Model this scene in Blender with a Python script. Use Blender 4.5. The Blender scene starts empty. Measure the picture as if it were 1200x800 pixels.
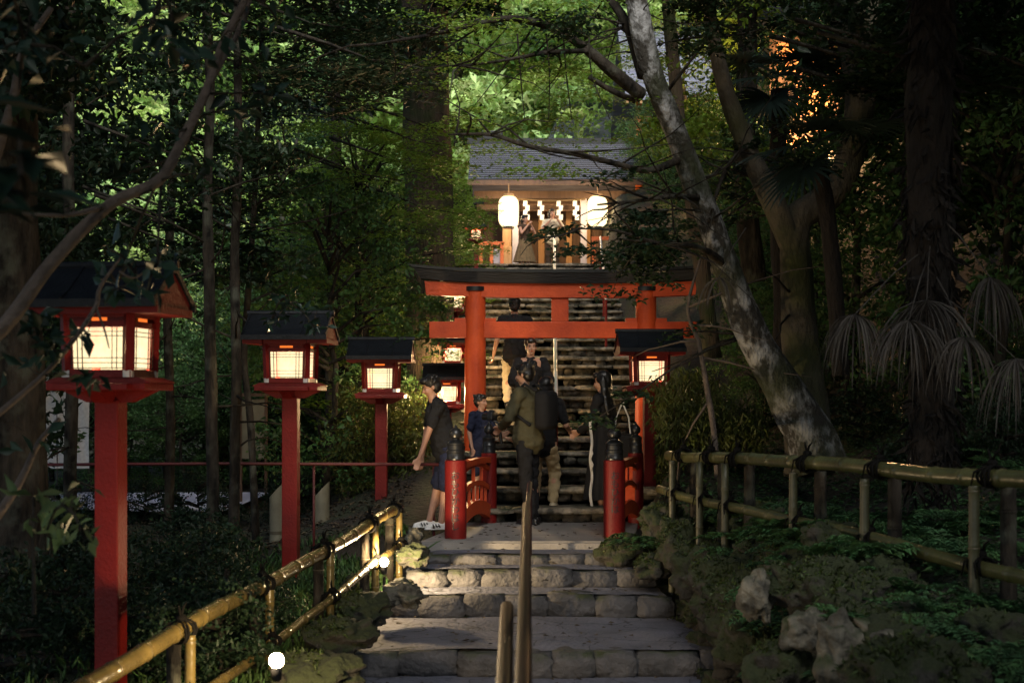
import bpy, bmesh, math, random
import numpy as np
from mathutils import Vector, Matrix, noise
R=math.radians; PI=math.pi
random.seed(7); rng=np.random.default_rng(7)
scn=bpy.context.scene; COL=scn.collection
F=1700.0; CZ=1.37; HY=464.0
def W(px,py,D): return Vector(((px-600)*D/F, D, CZ+(HY-py)*D/F))
def X(px,D): return (px-600)*D/F
SKY=0.12; SUN=6.5; LMP=4.0
def Zh(py,D): return CZ+(HY-py)*D/F
def sst(a,b,x):
    t=min(1,max(0,(x-a)/(b-a))); return t*t*(3-2*t)
# ------------------------------------------------------------------ materials
def mat(name,col,rough=.6,col2=None,scale=6,bump=0,bscale=None,metal=0,detail=6,island=0,mid=.5,width=.25,trans=0,spec=.5,coord='Object',stretch=None,moss=None,tint=None):
    m=bpy.data.materials.new(name); m.use_nodes=True; nt=m.node_tree; N=nt.nodes; L=nt.links
    b=N['Principled BSDF']; b.inputs['Roughness'].default_value=rough; b.inputs['Metallic'].default_value=metal
    b.inputs['Specular IOR Level'].default_value=spec
    tc=N.new('ShaderNodeTexCoord'); src=tc.outputs[coord]
    if stretch:
        mp=N.new('ShaderNodeMapping'); mp.inputs['Scale'].default_value=stretch; L.new(src,mp.inputs[0]); src=mp.outputs[0]
    n=N.new('ShaderNodeTexNoise'); n.inputs['Scale'].default_value=scale; n.inputs['Detail'].default_value=detail; n.inputs['Roughness'].default_value=.62
    L.new(src,n.inputs['Vector'])
    r=N.new('ShaderNodeValToRGB'); r.color_ramp.elements[0].position=max(0,mid-width); r.color_ramp.elements[1].position=min(1,mid+width)
    c2=col2 or tuple(c*.6 for c in col)
    r.color_ramp.elements[0].color=(*c2,1); r.color_ramp.elements[1].color=(*col,1)
    L.new(n.outputs['Fac'],r.inputs[0]); out=r.outputs[0]
    if island:
        g=N.new('ShaderNodeNewGeometry'); mx=N.new('ShaderNodeHueSaturation')
        ma=N.new('ShaderNodeMapRange'); ma.inputs[3].default_value=1-island; ma.inputs[4].default_value=1+island
        L.new(g.outputs['Random Per Island'],ma.inputs[0]); L.new(ma.outputs[0],mx.inputs['Value'])
        mh=N.new('ShaderNodeMapRange'); mh.inputs[3].default_value=.475; mh.inputs[4].default_value=.515
        L.new(g.outputs['Random Per Island'],mh.inputs[0]); L.new(mh.outputs[0],mx.inputs['Hue'])
        L.new(out,mx.inputs['Color']); out=mx.outputs[0]
    if moss:
        g2=N.new('ShaderNodeNewGeometry'); sx=N.new('ShaderNodeSeparateXYZ'); L.new(g2.outputs['Normal'],sx.inputs[0])
        n2=N.new('ShaderNodeTexNoise'); n2.inputs['Scale'].default_value=moss[1]; n2.inputs['Detail'].default_value=8; L.new(tc.outputs['Object'],n2.inputs['Vector'])
        ad=N.new('ShaderNodeMath'); ad.operation='MULTIPLY_ADD'; ad.inputs[1].default_value=moss[2]; L.new(sx.outputs[2],ad.inputs[0]); L.new(n2.outputs['Fac'],ad.inputs[2])
        rr=N.new('ShaderNodeValToRGB'); rr.color_ramp.elements[0].position=moss[3]-.11; rr.color_ramp.elements[1].position=moss[3]+.09
        L.new(ad.outputs[0],rr.inputs[0]); mm=N.new('ShaderNodeMix'); mm.data_type='RGBA'; L.new(rr.outputs[0],mm.inputs[0]); L.new(out,mm.inputs[6]); mm.inputs[7].default_value=(*moss[0],1); out=mm.outputs[2]
    L.new(out,b.inputs['Base Color'])
    if bump:
        n3=N.new('ShaderNodeTexNoise'); n3.inputs['Scale'].default_value=bscale or scale*3; n3.inputs['Detail'].default_value=8; L.new(src,n3.inputs['Vector'])
        bp=N.new('ShaderNodeBump'); bp.inputs['Strength'].default_value=min(1,bump); bp.inputs['Distance'].default_value=.03*max(1,bump); L.new(n3.outputs['Fac'],bp.inputs['Height']); L.new(bp.outputs[0],b.inputs['Normal'])
    if trans:
        t=N.new('ShaderNodeBsdfTranslucent'); L.new(out,t.inputs[0]); mxs=N.new('ShaderNodeMixShader'); mxs.inputs[0].default_value=trans
        L.new(b.outputs[0],mxs.inputs[1]); L.new(t.outputs[0],mxs.inputs[2]); L.new(mxs.outputs[0],N['Material Output'].inputs[0])
    return m
def emis(name,col,st,transp=0,hot=0,size=.15,ctr=None):
    m=bpy.data.materials.new(name); m.use_nodes=True; nt=m.node_tree; N=nt.nodes; L=nt.links; N.remove(N['Principled BSDF'])
    e=N.new('ShaderNodeEmission'); e.inputs[0].default_value=(*col,1); e.inputs[1].default_value=st
    if hot:
        tc=N.new('ShaderNodeTexCoord'); mp=N.new('ShaderNodeMapping'); mp.inputs['Location'].default_value=(0,0,-(ctr or 0)/size*1.0); mp.inputs['Scale'].default_value=(1/size,1/size,1/size)
        g=N.new('ShaderNodeTexGradient'); g.gradient_type='SPHERICAL'; L.new(tc.outputs['Object'],mp.inputs[0]); L.new(mp.outputs[0],g.inputs[0])
        ns=N.new('ShaderNodeTexNoise'); ns.inputs['Scale'].default_value=30; L.new(tc.outputs['Object'],ns.inputs['Vector'])
        mr=N.new('ShaderNodeMapRange'); mr.inputs[3].default_value=st*.75; mr.inputs[4].default_value=st+hot; L.new(g.outputs['Fac'],mr.inputs[0])
        mu=N.new('ShaderNodeMath'); mu.operation='MULTIPLY'; m2=N.new('ShaderNodeMapRange'); m2.inputs[3].default_value=.75; m2.inputs[4].default_value=1.25; L.new(ns.outputs['Fac'],m2.inputs[0])
        L.new(mr.outputs[0],mu.inputs[0]); L.new(m2.outputs[0],mu.inputs[1]); L.new(mu.outputs[0],e.inputs[1])
    o=e.outputs[0]
    if transp:
        t=N.new('ShaderNodeBsdfTransparent'); mx=N.new('ShaderNodeMixShader'); mx.inputs[0].default_value=transp; L.new(o,mx.inputs[1]); L.new(t.outputs[0],mx.inputs[2]); o=mx.outputs[0]
    L.new(o,N['Material Output'].inputs[0]); return m
RED=mat('vermilion_paint',(.175,.010,.008),.5,(.085,.006,.006),3.5,.22,40,width=.32,spec=.22)
REDB=mat('vermilion_paint_aged',(.66,.095,.022),.48,(.38,.045,.015),3,.25,30,spec=.25)
ROOFM=mat('black_roof_sheet',(.008,.010,.014),.55,(.003,.004,.006),9,.25,40,spec=.25)
BLK=mat('black_lacquer',(.014,.014,.016),.32,(.008,.008,.008),8)
KAS=mat('black_kasagi',(.020,.020,.022),.5,(.008,.008,.009),5,.4,30,stretch=(.3,3,3))
PLATE=mat('white_metal',(.55,.52,.50),.4,(.35,.33,.32),10)
LAT=mat('dark_lattice',(.03,.016,.012),.6)
PANE=emis('paper_pane',(1,.78,.44),1.9,.22,2.4,.22,1.905)
SLOT=emis('glowing_slot',(1,.20,.03),1.1)
CHO=emis('paper_lantern_glow',(1,.76,.40),2.6,.12)
BULB=emis('bulb_glow',(1,.80,.52),140)
STONE=mat('path_stone',(.115,.11,.115),.85,(.024,.024,.026),4,1.3,16,moss=((.03,.04,.012),5,.25,.80))
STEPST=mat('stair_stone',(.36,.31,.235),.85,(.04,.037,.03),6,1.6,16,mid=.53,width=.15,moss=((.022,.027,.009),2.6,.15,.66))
STEPDK=mat('shaded_riser_stone',(.13,.11,.085),.9,(.02,.019,.015),6,1.6,16,mid=.55,width=.12,moss=((.015,.019,.006),2.6,.15,.6))  # mossy stair stone darkened so the risers carry their shade in the colour
ROCK=mat('mossy_rock',(.058,.052,.043),.95,(.016,.015,.012),7,1.6,16,moss=((.020,.027,.008),9,.30,.50))
SOIL=mat('soil',(.030,.023,.015),.97,(.010,.008,.006),3,1.4,16,moss=((.016,.026,.008),1.3,.1,.62))
BARKD=mat('dark_bark',(.042,.034,.026),.95,(.005,.0045,.004),9,1.8,16,width=.14,spec=.2,stretch=(1,1,.3),moss=((.060,.062,.048),6,0,.62))
BARKC=mat('cedar_bark',(.11,.075,.045),.95,(.022,.016,.011),8,1.5,18,stretch=(2.2,2.2,.16),moss=((.03,.045,.01),2,0,.58))
BARKL=mat('lichen_bark',(.30,.30,.30),.9,(.032,.028,.022),8,1.3,30,mid=.53,width=.07,stretch=(1,1,.6),moss=((.026,.032,.012),1.5,0,.54))
BARKP=mat('pale_bark',(.12,.092,.075),.88,(.045,.034,.028),6,.8,30)
PALMT=mat('palm_fibre',(.018,.012,.009),1,(.005,.004,.003),14,2,30,stretch=(1,1,.3))
BAM=mat('green_bamboo',(.090,.092,.034),.3,(.022,.024,.011),4,.12,30)
BAMY=mat('golden_bamboo',(.15,.11,.035),.26,(.06,.045,.016),6,.15,30)
BAMN=mat('bamboo_node',(.07,.055,.03),.6)
ROPE=mat('black_palm_rope',(.006,.0055,.005),.9,(.002,.002,.002),30,spec=.1)
PIPE=mat('brown_rail_paint',(.034,.007,.007),.55,(.022,.008,.008),9)
PIPEW=mat('striped_rail_paint',(.07,.030,.024),.5,(.04,.018,.016),12,stretch=(12,12,.3))
STEEL=mat('steel_pipe',(.75,.75,.82),.3,(.6,.6,.66),8,metal=.5)
CONC=mat('bridge_slab',(.24,.225,.21),.78,(.15,.14,.135),4,.4,40)
def lf(n,c,c2,isl=.45,tr=.35,sc=1.2,rough=.5): return mat(n,c,rough,c2,sc,island=isl,trans=tr,detail=2,spec=.35)
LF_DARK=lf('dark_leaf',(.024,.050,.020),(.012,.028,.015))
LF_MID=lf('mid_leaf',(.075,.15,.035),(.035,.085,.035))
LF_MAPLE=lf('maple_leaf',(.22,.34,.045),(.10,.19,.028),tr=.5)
LF_FAR=lf('far_leaf_brightened',(.78,.86,.26),(.28,.50,.25),.5,.5,.22)  # leaf colour raised well past natural green to carry the open-sky brightness
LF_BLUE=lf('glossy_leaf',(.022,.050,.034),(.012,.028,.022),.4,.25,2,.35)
LF_PALE=lf('pale_leaf',(.11,.17,.075),(.06,.10,.04),.4,.3)
LF_FERN=lf('fern_leaf',(.085,.18,.062),(.035,.085,.042),.4,.3,3)
LF_MOSS=lf('hanging_moss_leaf',(.085,.105,.020),(.04,.055,.014),.4,.3,3)
LF_DEAD=mat('dead_frond',(.085,.075,.066),.8,(.03,.026,.022),6,island=.3,trans=.2)
LF_PALM=mat('palm_blade',(.020,.034,.026),.4,(.018,.034,.026),4,island=.3,trans=.2)
LF_LIT=mat('fallen_leaf',(.085,.055,.030),.8,(.030,.028,.016),8,island=.6)
SKIN=mat('skin',(.46,.25,.165),.5,(.40,.21,.14),8,spec=.4)
HAIR=mat('black_hair',(.012,.010,.009),.42,(.007,.006,.006),30)
def cloth(n,c,k=.7,s=20): return mat(n,c,.9,tuple(x*k for x in c),s,.3,120,spec=.2)
C_BLACK=cloth('black_cloth',(.018,.018,.020)); C_NAVY=cloth('navy_cloth',(.022,.026,.055)); C_OLIVE=cloth('olive_cloth',(.085,.078,.045))
C_BEIGE=cloth('beige_cloth',(.46,.36,.21)); C_BROWN=cloth('brown_cloth',(.06,.038,.025)); C_CREAM=cloth('cream_cloth',(.62,.52,.36)); C_TAN=cloth('tan_cloth',(.17,.115,.06),.6,14)
C_WHITE=cloth('white_cloth',(.68,.66,.62)); SHOE=mat('white_shoe',(.7,.69,.66),.5,(.6,.59,.57),8); CAMM=mat('camera_black',(.02,.02,.022),.35)
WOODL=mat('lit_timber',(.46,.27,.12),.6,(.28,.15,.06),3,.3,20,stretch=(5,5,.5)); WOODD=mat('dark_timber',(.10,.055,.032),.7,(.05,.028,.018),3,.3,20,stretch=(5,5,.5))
ORG=mat('bright_vermilion',(.70,.15,.03),.5,(.58,.11,.025),5); PLAST=mat('orange_plaster',(.55,.27,.12),.8,(.36,.16,.07),2,.2,10)
GREYP=mat('grey_pillar',(.40,.34,.36),.6,(.25,.24,.26),5); PAPER=mat('white_paper',(.8,.78,.72),.8,(.7,.68,.62),5,trans=.3)
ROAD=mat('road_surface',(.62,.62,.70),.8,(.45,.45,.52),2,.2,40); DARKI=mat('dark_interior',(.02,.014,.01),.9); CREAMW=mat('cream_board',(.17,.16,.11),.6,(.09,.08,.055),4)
# ------------------------------------------------------------------ mesh helpers
class MB:
    def __init__(s): s.v=[]; s.f=[]; s.m=[]
    def add(s,vs,fs,mi=0):
        o=len(s.v); s.v+= [tuple(v) for v in vs]; s.f+=[tuple(i+o for i in f) for f in fs]; s.m+=[mi]*len(fs); return s
    def box(s,c,d,rot=None,mi=0,taper=1,bev=0):
        c=Vector(c); hx,hy,hz=d[0]/2,d[1]/2,d[2]/2
        if bev:
            bm=bmesh.new(); bmesh.ops.create_cube(bm,size=1)
            for v in bm.verts: v.co=Vector((v.co.x*d[0]*(taper if v.co.z>0 else 1),v.co.y*d[1]*(taper if v.co.z>0 else 1),v.co.z*d[2]))
            bmesh.ops.bevel(bm,geom=bm.edges[:],offset=bev,segments=2,affect='EDGES',profile=.5)
            vs=[v.co.copy() for v in bm.verts]; fs=[[v.index for v in f.verts] for f in bm.faces]; bm.free()
        else:
            vs=[Vector((sx*hx*(taper if sz>0 else 1),sy*hy*(taper if sz>0 else 1),sz*hz)) for sz in (-1,1) for sx,sy in ((-1,-1),(1,-1),(1,1),(-1,1))]
            fs=[(3,2,1,0),(4,5,6,7),(0,1,5,4),(1,2,6,5),(2,3,7,6),(3,0,4,7)]
        if rot is not None: vs=[rot@v for v in vs]
        return s.add([v+c for v in vs],fs,mi)
    def bar(s,a,b,w,h,mi=0,bev=0):
        a=Vector(a); b=Vector(b); d=b-a; q=d.to_track_quat('Y','Z').to_matrix()
        return s.box((a+b)/2,(w,d.length,h),q,mi,bev=bev)
    def tube(s,pts,rad,n=8,mi=0,cap=True,wob=0,seed=0):
        pts=[Vector(p) for p in pts]
        if not hasattr(rad,'__len__'): rad=[rad]*len(pts)
        vs=[];fs=[]; up=None
        for i,p in enumerate(pts):
            t=(pts[min(i+1,len(pts)-1)]-pts[max(i-1,0)])
            if t.length<1e-9: t=Vector((0,0,1))
            t.normalize()
            if up is None: up=t.orthogonal().normalized()
            else:
                up=up-t*up.dot(t); up=up.normalized() if up.length>1e-6 else t.orthogonal().normalized()
            sd=t.cross(up)
            for k in range(n):
                a=2*PI*k/n; d=up*math.cos(a)+sd*math.sin(a); rr=rad[i]
                if wob: rr*=1+wob*noise.noise(Vector((p.x*2.3+d.x*1.5+seed,p.y*2.3+d.y*1.5,p.z*2.3)))*1.6
                vs.append(p+d*rr)
        for i in range(len(pts)-1):
            for k in range(n):
                a=i*n+k; b=i*n+(k+1)%n; fs.append((a,b,b+n,a+n))
        if cap: fs.append(tuple(range(n))[::-1]); fs.append(tuple(range((len(pts)-1)*n,len(pts)*n)))
        return s.add(vs,fs,mi)
    def lathe(s,prof,c=(0,0,0),n=20,mi=0):
        c=Vector(c); vs=[];fs=[]
        for r,z in prof:
            for k in range(n): a=2*PI*k/n; vs.append(c+Vector((r*math.cos(a),r*math.sin(a),z)))
        for i in range(len(prof)-1):
            for k in range(n): a=i*n+k;b=i*n+(k+1)%n; fs.append((a,b,b+n,a+n))
        fs.append(tuple(range(n))[::-1]); fs.append(tuple(range((len(prof)-1)*n,len(prof)*n)))
        return s.add(vs,fs,mi)
    def prism(s,poly,axis,a,b,mi=0):
        # poly: list of 2D; axis 'x' -> (y,z) extruded in x ; 'y' -> (x,z)
        n=len(poly); vs=[]
        for t in (a,b):
            for p,q in poly: vs.append((t,p,q) if axis=='x' else (p,t,q))
        fs=[tuple(range(n))[::-1],tuple(range(n,2*n))]+[(i,(i+1)%n,(i+1)%n+n,i+n) for i in range(n)]
        return s.add(vs,fs,mi)
    def ell(s,c,r,rot=None,n=14,mi=0,nz=0,seed=0,boxy=0):
        c=Vector(c); vs=[];fs=[]; m=n//2
        for i in range(m+1):
            th=PI*i/m
            for k in range(n):
                ph=2*PI*k/n; d=Vector((math.sin(th)*math.cos(ph),math.sin(th)*math.sin(ph),math.cos(th)))
                if boxy:
                    mxx=max(abs(d.x),abs(d.y),abs(d.z)); d=d*(1-boxy)+ (d/mxx)*boxy
                if nz:
                    e=noise.noise(d*1.7+Vector((seed*3.1,seed*1.7,seed)))*nz+noise.noise(d*4.5+Vector((seed,seed*2.1,5)))*nz*.4; d=d*(1+e)
                v=Vector((d.x*r[0],d.y*r[1],d.z*r[2]))
                if rot is not None: v=rot@v
                vs.append(c+v)
        for i in range(m):
            for k in range(n): a=i*n+k;b=i*n+(k+1)%n; fs.append((a,a+n,b+n,b))
        return s.add(vs,fs,mi)
    def build(s,name,mats,parent=None,smooth=False,loc=None,angle=None):
        me=bpy.data.meshes.new(name); me.from_pydata(s.v,[],s.f)
        mats=mats if isinstance(mats,(list,tuple)) else [mats]
        for m in mats: me.materials.append(m)
        if len(mats)>1: me.polygons.foreach_set('material_index',s.m)
        if smooth: me.polygons.foreach_set('use_smooth',[True]*len(s.f))
        bm=bmesh.new(); bm.from_mesh(me); bmesh.ops.remove_doubles(bm,verts=bm.verts,dist=1e-5); bmesh.ops.recalc_face_normals(bm,faces=bm.faces); bm.to_mesh(me); bm.free()
        if angle: me.set_sharp_from_angle(angle=R(angle))
        o=bpy.data.objects.new(name,me); COL.objects.link(o)
        if parent: o.parent=parent
        if loc is not None: o.location=loc
        return o
def tag(o,label=None,cat=None,group=None,kind=None):
    if label: o['label']=label
    if cat: o['category']=cat
    if group: o['group']=group
    if kind: o['kind']=kind
    return o
def thing(name,label,cat,loc=(0,0,0),rz=0,group=None):
    o=bpy.data.objects.new(name,None); COL.objects.link(o); o.location=loc; o.rotation_euler=(0,0,rz); o.empty_display_size=.2
    return tag(o,label,cat,group)
def kids(o): return [c for c in COL.objects if c.parent==o]
def dup(root,loc=None,rz=None,label=None,sc=None,group=None):
    def cp(o,p=None):
        c=o.copy(); COL.objects.link(c)
        if p: c.parent=p
        for k in kids(o): cp(k,c)
        return c
    c=cp(root)
    if loc is not None: c.location=loc
    if rz is not None: c.rotation_euler=(0,0,rz)
    if sc is not None: c.scale=(sc,sc,sc) if not hasattr(sc,'__len__') else sc
    if label: c['label']=label
    if group: c['group']=group
    return c
# leaves: every leaf a folded blade
def leafmesh(name,P,size,material,parent=None,flat=.5,asp=.5,droop=0,jit=.45,loc=None,dirs=None,fold=.18):
    P=np.asarray(P,float); n=len(P)
    nr=rng.normal(size=(n,3)); nr/=np.linalg.norm(nr,axis=1)[:,None]+1e-9
    nn=nr*(1-flat)+np.array([0,0,1.])*flat; nn/=np.linalg.norm(nn,axis=1)[:,None]+1e-9
    d=rng.normal(size=(n,3)) if dirs is None else np.asarray(dirs,float)+rng.normal(size=(n,3))*.25
    d-=nn*(d*nn).sum(1)[:,None]; d/=np.linalg.norm(d,axis=1)[:,None]+1e-9
    d[:,2]-=droop; d/=np.linalg.norm(d,axis=1)[:,None]+1e-9
    s=np.cross(nn,d); s/=np.linalg.norm(s,axis=1)[:,None]+1e-9
    L=size*(1+jit*(rng.random(n)*2-1)); L=L[:,None]; w=L*asp*.5
    a=P; t=P+d*L; l=P+d*L*.45+s*w+nn*L*fold; r=P+d*L*.45-s*w+nn*L*fold
    V=np.stack([a,r,t,l],1).reshape(-1,3)
    me=bpy.data.meshes.new(name); me.vertices.add(4*n); me.vertices.foreach_set('co',V.ravel())
    me.loops.add(6*n); i=np.arange(n)*4; idx=np.stack([i,i+1,i+2,i,i+2,i+3],1).ravel(); me.loops.foreach_set('vertex_index',idx)
    me.polygons.add(2*n); me.polygons.foreach_set('loop_start',np.arange(2*n)*3); me.update(calc_edges=True); me.materials.append(material)
    o=bpy.data.objects.new(name,me); COL.objects.link(o)
    if parent: o.parent=parent
    if loc is not None: o.location=loc
    return o
def sprays(C,rad,n,thick=.25,tilt=.25):
    """points in thin tilted discs round each centre"""
    out=[]
    for c in C:
        r=rad*random.uniform(.6,1.3); a=rng.random(n)*2*PI; q=np.sqrt(rng.random(n))*r
        x=q*np.cos(a); y=q*np.sin(a)*random.uniform(.5,1); th=random.random()*PI
        x,y=x*math.cos(th)-y*math.sin(th),x*math.sin(th)+y*math.cos(th)
        z=rng.normal(size=n)*thick*r*.4+x*random.uniform(-tilt,tilt)+y*random.uniform(-tilt,tilt)-q*q*.12/r
        out.append(np.stack([x+c[0],y+c[1],z+c[2]],1))
    return np.concatenate(out)
def boxc(px0,px1,py0,py1,d0,d1,n):
    """random clump centres in a slab of the wood in front of the camera"""
    o=[]
    for _ in range(n):
        D=random.uniform(d0,d1); o.append(tuple(W(random.uniform(px0,px1),random.uniform(py0,py1),D)))
    return o
# ------------------------------------------------------------------ terrain
def stairz(y): return max(0,min(4.42,(y-15.75)*.2267))
def pathz(y):
    if y<8.6: return -1.02
    if y<10.56: return -.79
    if y<13.7: return -.79+(y-10.56)/(13.7-10.56)*.57
    return -.16
def ground(x,y):
    cz=pathz(y) if y<15.75 else stairz(y)-.12
    if y>46: cz+=(y-46)*.62
    lz=-.42 if y<13 else -.42
    if y<8: lz=-.42-(8-y)*.05
    if y>30: lz+=(y-30)*.10
    if y>48: lz+=(y-48)*.5
    xr=max(0,x-2.3)
    rz=.33+.42*max(0,x-3.0)+.12*max(0,y-13)+(max(0,stairz(y)-.8))*.9
    if y>46: rz+=(y-46)*.55
    if y<9: rz-= (9-y)*.10
    le,re=(-1.15,1.35) if y<13.2 else (-.95,1.25)
    if y>15.75: le,re=-.75,1.75+.02*(y-15)
    t=sst(le,le-(.5 if y<15.75 else 2.6),x); z=cz*(1-t)+lz*t
    u=sst(re,re+.6,x); z=z*(1-u)+rz*u
    w=1 if (t>.9 or u>.9) else max(t,u)
    z+=w*(.10*noise.noise(Vector((x*.9,y*.9,0)))+.05*noise.noise(Vector((x*3,y*3,2))))
    if y>44: z+=1.5*noise.noise(Vector((x*.1,y*.1,9)))
    return z
xs=sorted(set([round(-80+i*4,3) for i in range(18)]+[round(-10+i*.4,3) for i in range(15)]+[round(-4+i*.12,3) for i in range(75)]+[round(5+i*.4,3) for i in range(14)]+[round(10.6+i*4,3) for i in range(18)]))
ys=sorted(set([round(-8+i*.8,3) for i in range(15)]+[round(4+i*.16,3) for i in range(90)]+[round(18.4+i*.4,3) for i in range(70)]+[round(46.4+i*3,3) for i in range(36)]))
g=MB(); nx=len(xs)
g.add([(x,y,ground(x,y)) for y in ys for x in xs],[(j*nx+i,j*nx+i+1,(j+1)*nx+i+1,(j+1)*nx+i) for j in range(len(ys)-1) for i in range(nx-1)])
tag(g.build('ground',SOIL,smooth=True),kind='structure',label='dark forest floor of soil and moss')
# far road on the left
g=MB(); pr=[]
for i in range(24):
    x=-22+i*.775; e=.35*noise.noise(Vector((x*1.3,2,2))); pr.append((x,21.4+.3*math.sin(x*.4)+e,-.30+e*.02)); pr.append((x,25.2-e,-.30+e*.02))
g.add(pr,[(2*i,2*i+2,2*i+3,2*i+1) for i in range(23)])
tag(g.build('road',ROAD),kind='structure',label='pale road beyond the trees on the left')
# ------------------------------------------------------------------ lower steps
def treadmat():
    m=mat('paved_tread',(.155,.160,.205),.75,(.07,.072,.09),2.2,.9,26); nt=m.node_tree; N=nt.nodes; L=nt.links; b=N['Principled BSDF']  # blue of the sky light is put into the tread colour
    v=N.new('ShaderNodeTexVoronoi'); v.feature='DISTANCE_TO_EDGE'; v.inputs['Scale'].default_value=1.9; tc=N.new('ShaderNodeTexCoord')
    n=N.new('ShaderNodeTexNoise'); n.inputs['Scale'].default_value=2.5; mx=N.new('ShaderNodeMix'); mx.data_type='RGBA'; mx.inputs[0].default_value=.35
    L.new(tc.outputs['Object'],n.inputs['Vector']); L.new(tc.outputs['Object'],mx.inputs[6]); L.new(n.outputs['Color'],mx.inputs[7]); L.new(mx.outputs[2],v.inputs['Vector'])
    r=N.new('ShaderNodeValToRGB'); r.color_ramp.elements[0].position=.0; r.color_ramp.elements[0].color=(.18,.18,.18,1); r.color_ramp.elements[1].position=.014; L.new(v.outputs['Distance'],r.inputs[0])
    mm=N.new('ShaderNodeMix'); mm.data_type='RGBA'; mm.blend_type='MULTIPLY'; mm.inputs[0].default_value=1
    src=b.inputs['Base Color'].links[0].from_socket; L.new(src,mm.inputs[6]); L.new(r.outputs[0],mm.inputs[7]); L.new(mm.outputs[2],b.inputs['Base Color']); return m
TREAD=treadmat()
def block(mb,c,d,seed,nz=.10,boxy=.72,mi=0):
    mb.ell(c,(d[0]/2*1.06,d[1]/2*1.06,d[2]/2*1.06),n=16,nz=nz,seed=seed,boxy=boxy,mi=mi)
root=thing('stone_steps',None,None); root['kind']='structure'; root['label']='broad worn stone steps leading up to the small bridge'
levels=[(5.0,8.6,-1.02,-1.4,1.75),(8.6,10.56,-.67,-1.32,1.7),(10.56,12.24,-.49,-1.25,1.55),(12.24,12.80,-.31,-1.12,1.32),(12.80,13.22,-.16,-.95,1.22),(13.22,13.72,-.074,-.86,1.15)]
for li,(y0,y1,z,xl,xr) in enumerate(levels):
    mb=MB(); nxx=26; nyy=8; vs=[]
    for j in range(nyy+1):
        for i in range(nxx+1):
            x=xl+(xr-xl)*i/nxx; y=y0+.10+(y1+.1-y0-.10)*j/nyy; 
            vs.append((x+.05*noise.noise(Vector((y*2,li,0))),y,z+.014*noise.noise(Vector((x*1.6,y*1.6,li)))-.03*sst(.85,1,abs(2*i/nxx-1))))
    mb.add(vs,[(j*(nxx+1)+i,j*(nxx+1)+i+1,(j+1)*(nxx+1)+i+1,(j+1)*(nxx+1)+i) for j in range(nyy) for i in range(nxx)])
    t=mb.build('tread',TREAD,root,smooth=True)
    zl=levels[li-1][2] if li else -1.2
    x=xl+.02; k=0; h=z-zl
    while x<xr-.05:
        w=random.uniform(.28,.52) if li!=3 else random.uniform(.30,.42)
        w=min(w,xr-x+.05); mb=MB(); hh=h+.02
        block(mb,(x+w/2,y0+.13+random.uniform(-.05,.03),z-hh/2+random.uniform(-.014,.004)),(w-.004,.30,hh*random.uniform(.86,1.0)),li*20+k,.13,.87)
        mb.build('kerb_stone',STONE,t,smooth=True); x+=w; k+=1
# upper stair of rough courses
sroot=thing('stone_staircase',None,None); sroot['kind']='structure'; sroot['label']='long rough stone staircase climbing to the shrine gate'
for k in range(27):
    y=15.75+.75*k; z=.17*(k+1); mb=MB(); xl=-.62-.004*k*k*.3; xr=1.75+.035*k; x=xl; j=0
    if k==0: xl=-.5
    while x<xr:
        w=random.uniform(.45,1.25)
        if x+w>xr: w=max(.15,xr-x)
        if w<.18: x+=w; continue
        th=random.uniform(.050,.078)
        block(mb,(x+w/2,y+.13+random.uniform(-.05,.05),z-th/2+random.uniform(-.014,.004)),(w+.02,.40,th),k*31+j,.10,.90)
        u=x+random.uniform(0,.1)
        while u<x+w-.1:
            w2=random.uniform(.14,.34); block(mb,(u+w2/2,y+.155+random.uniform(-.03,.03),z-.11),(w2,.30,.14*random.uniform(.75,1.1)),k*57+j+int(u*40),.20,.7,1); u+=w2+.008
        x+=w+random.choice((0,0,.02,.07)); j+=1
    # slab behind the nosing
    vs=[]; n=12
    for jj in range(4):
        for i in range(n+1):
            xx=xl+(xr-xl)*i/n; vs.append((xx,y+.14+jj*.23,z-.035+.02*noise.noise(Vector((xx*3,y+jj,3)))))
    mb.add(vs,[(a*(n+1)+i,a*(n+1)+i+1,(a+1)*(n+1)+i+1,(a+1)*(n+1)+i) for a in range(3) for i in range(n)])
    mb.build('step',[STEPST,STEPDK],sroot,smooth=True)
mb=MB(); mb.box((1.2,40.0,4.50),(9,8.4,.16),bev=.01); tag(mb.build('landing',CONC),kind='structure',label='stone landing at the head of the stairs')
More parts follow.
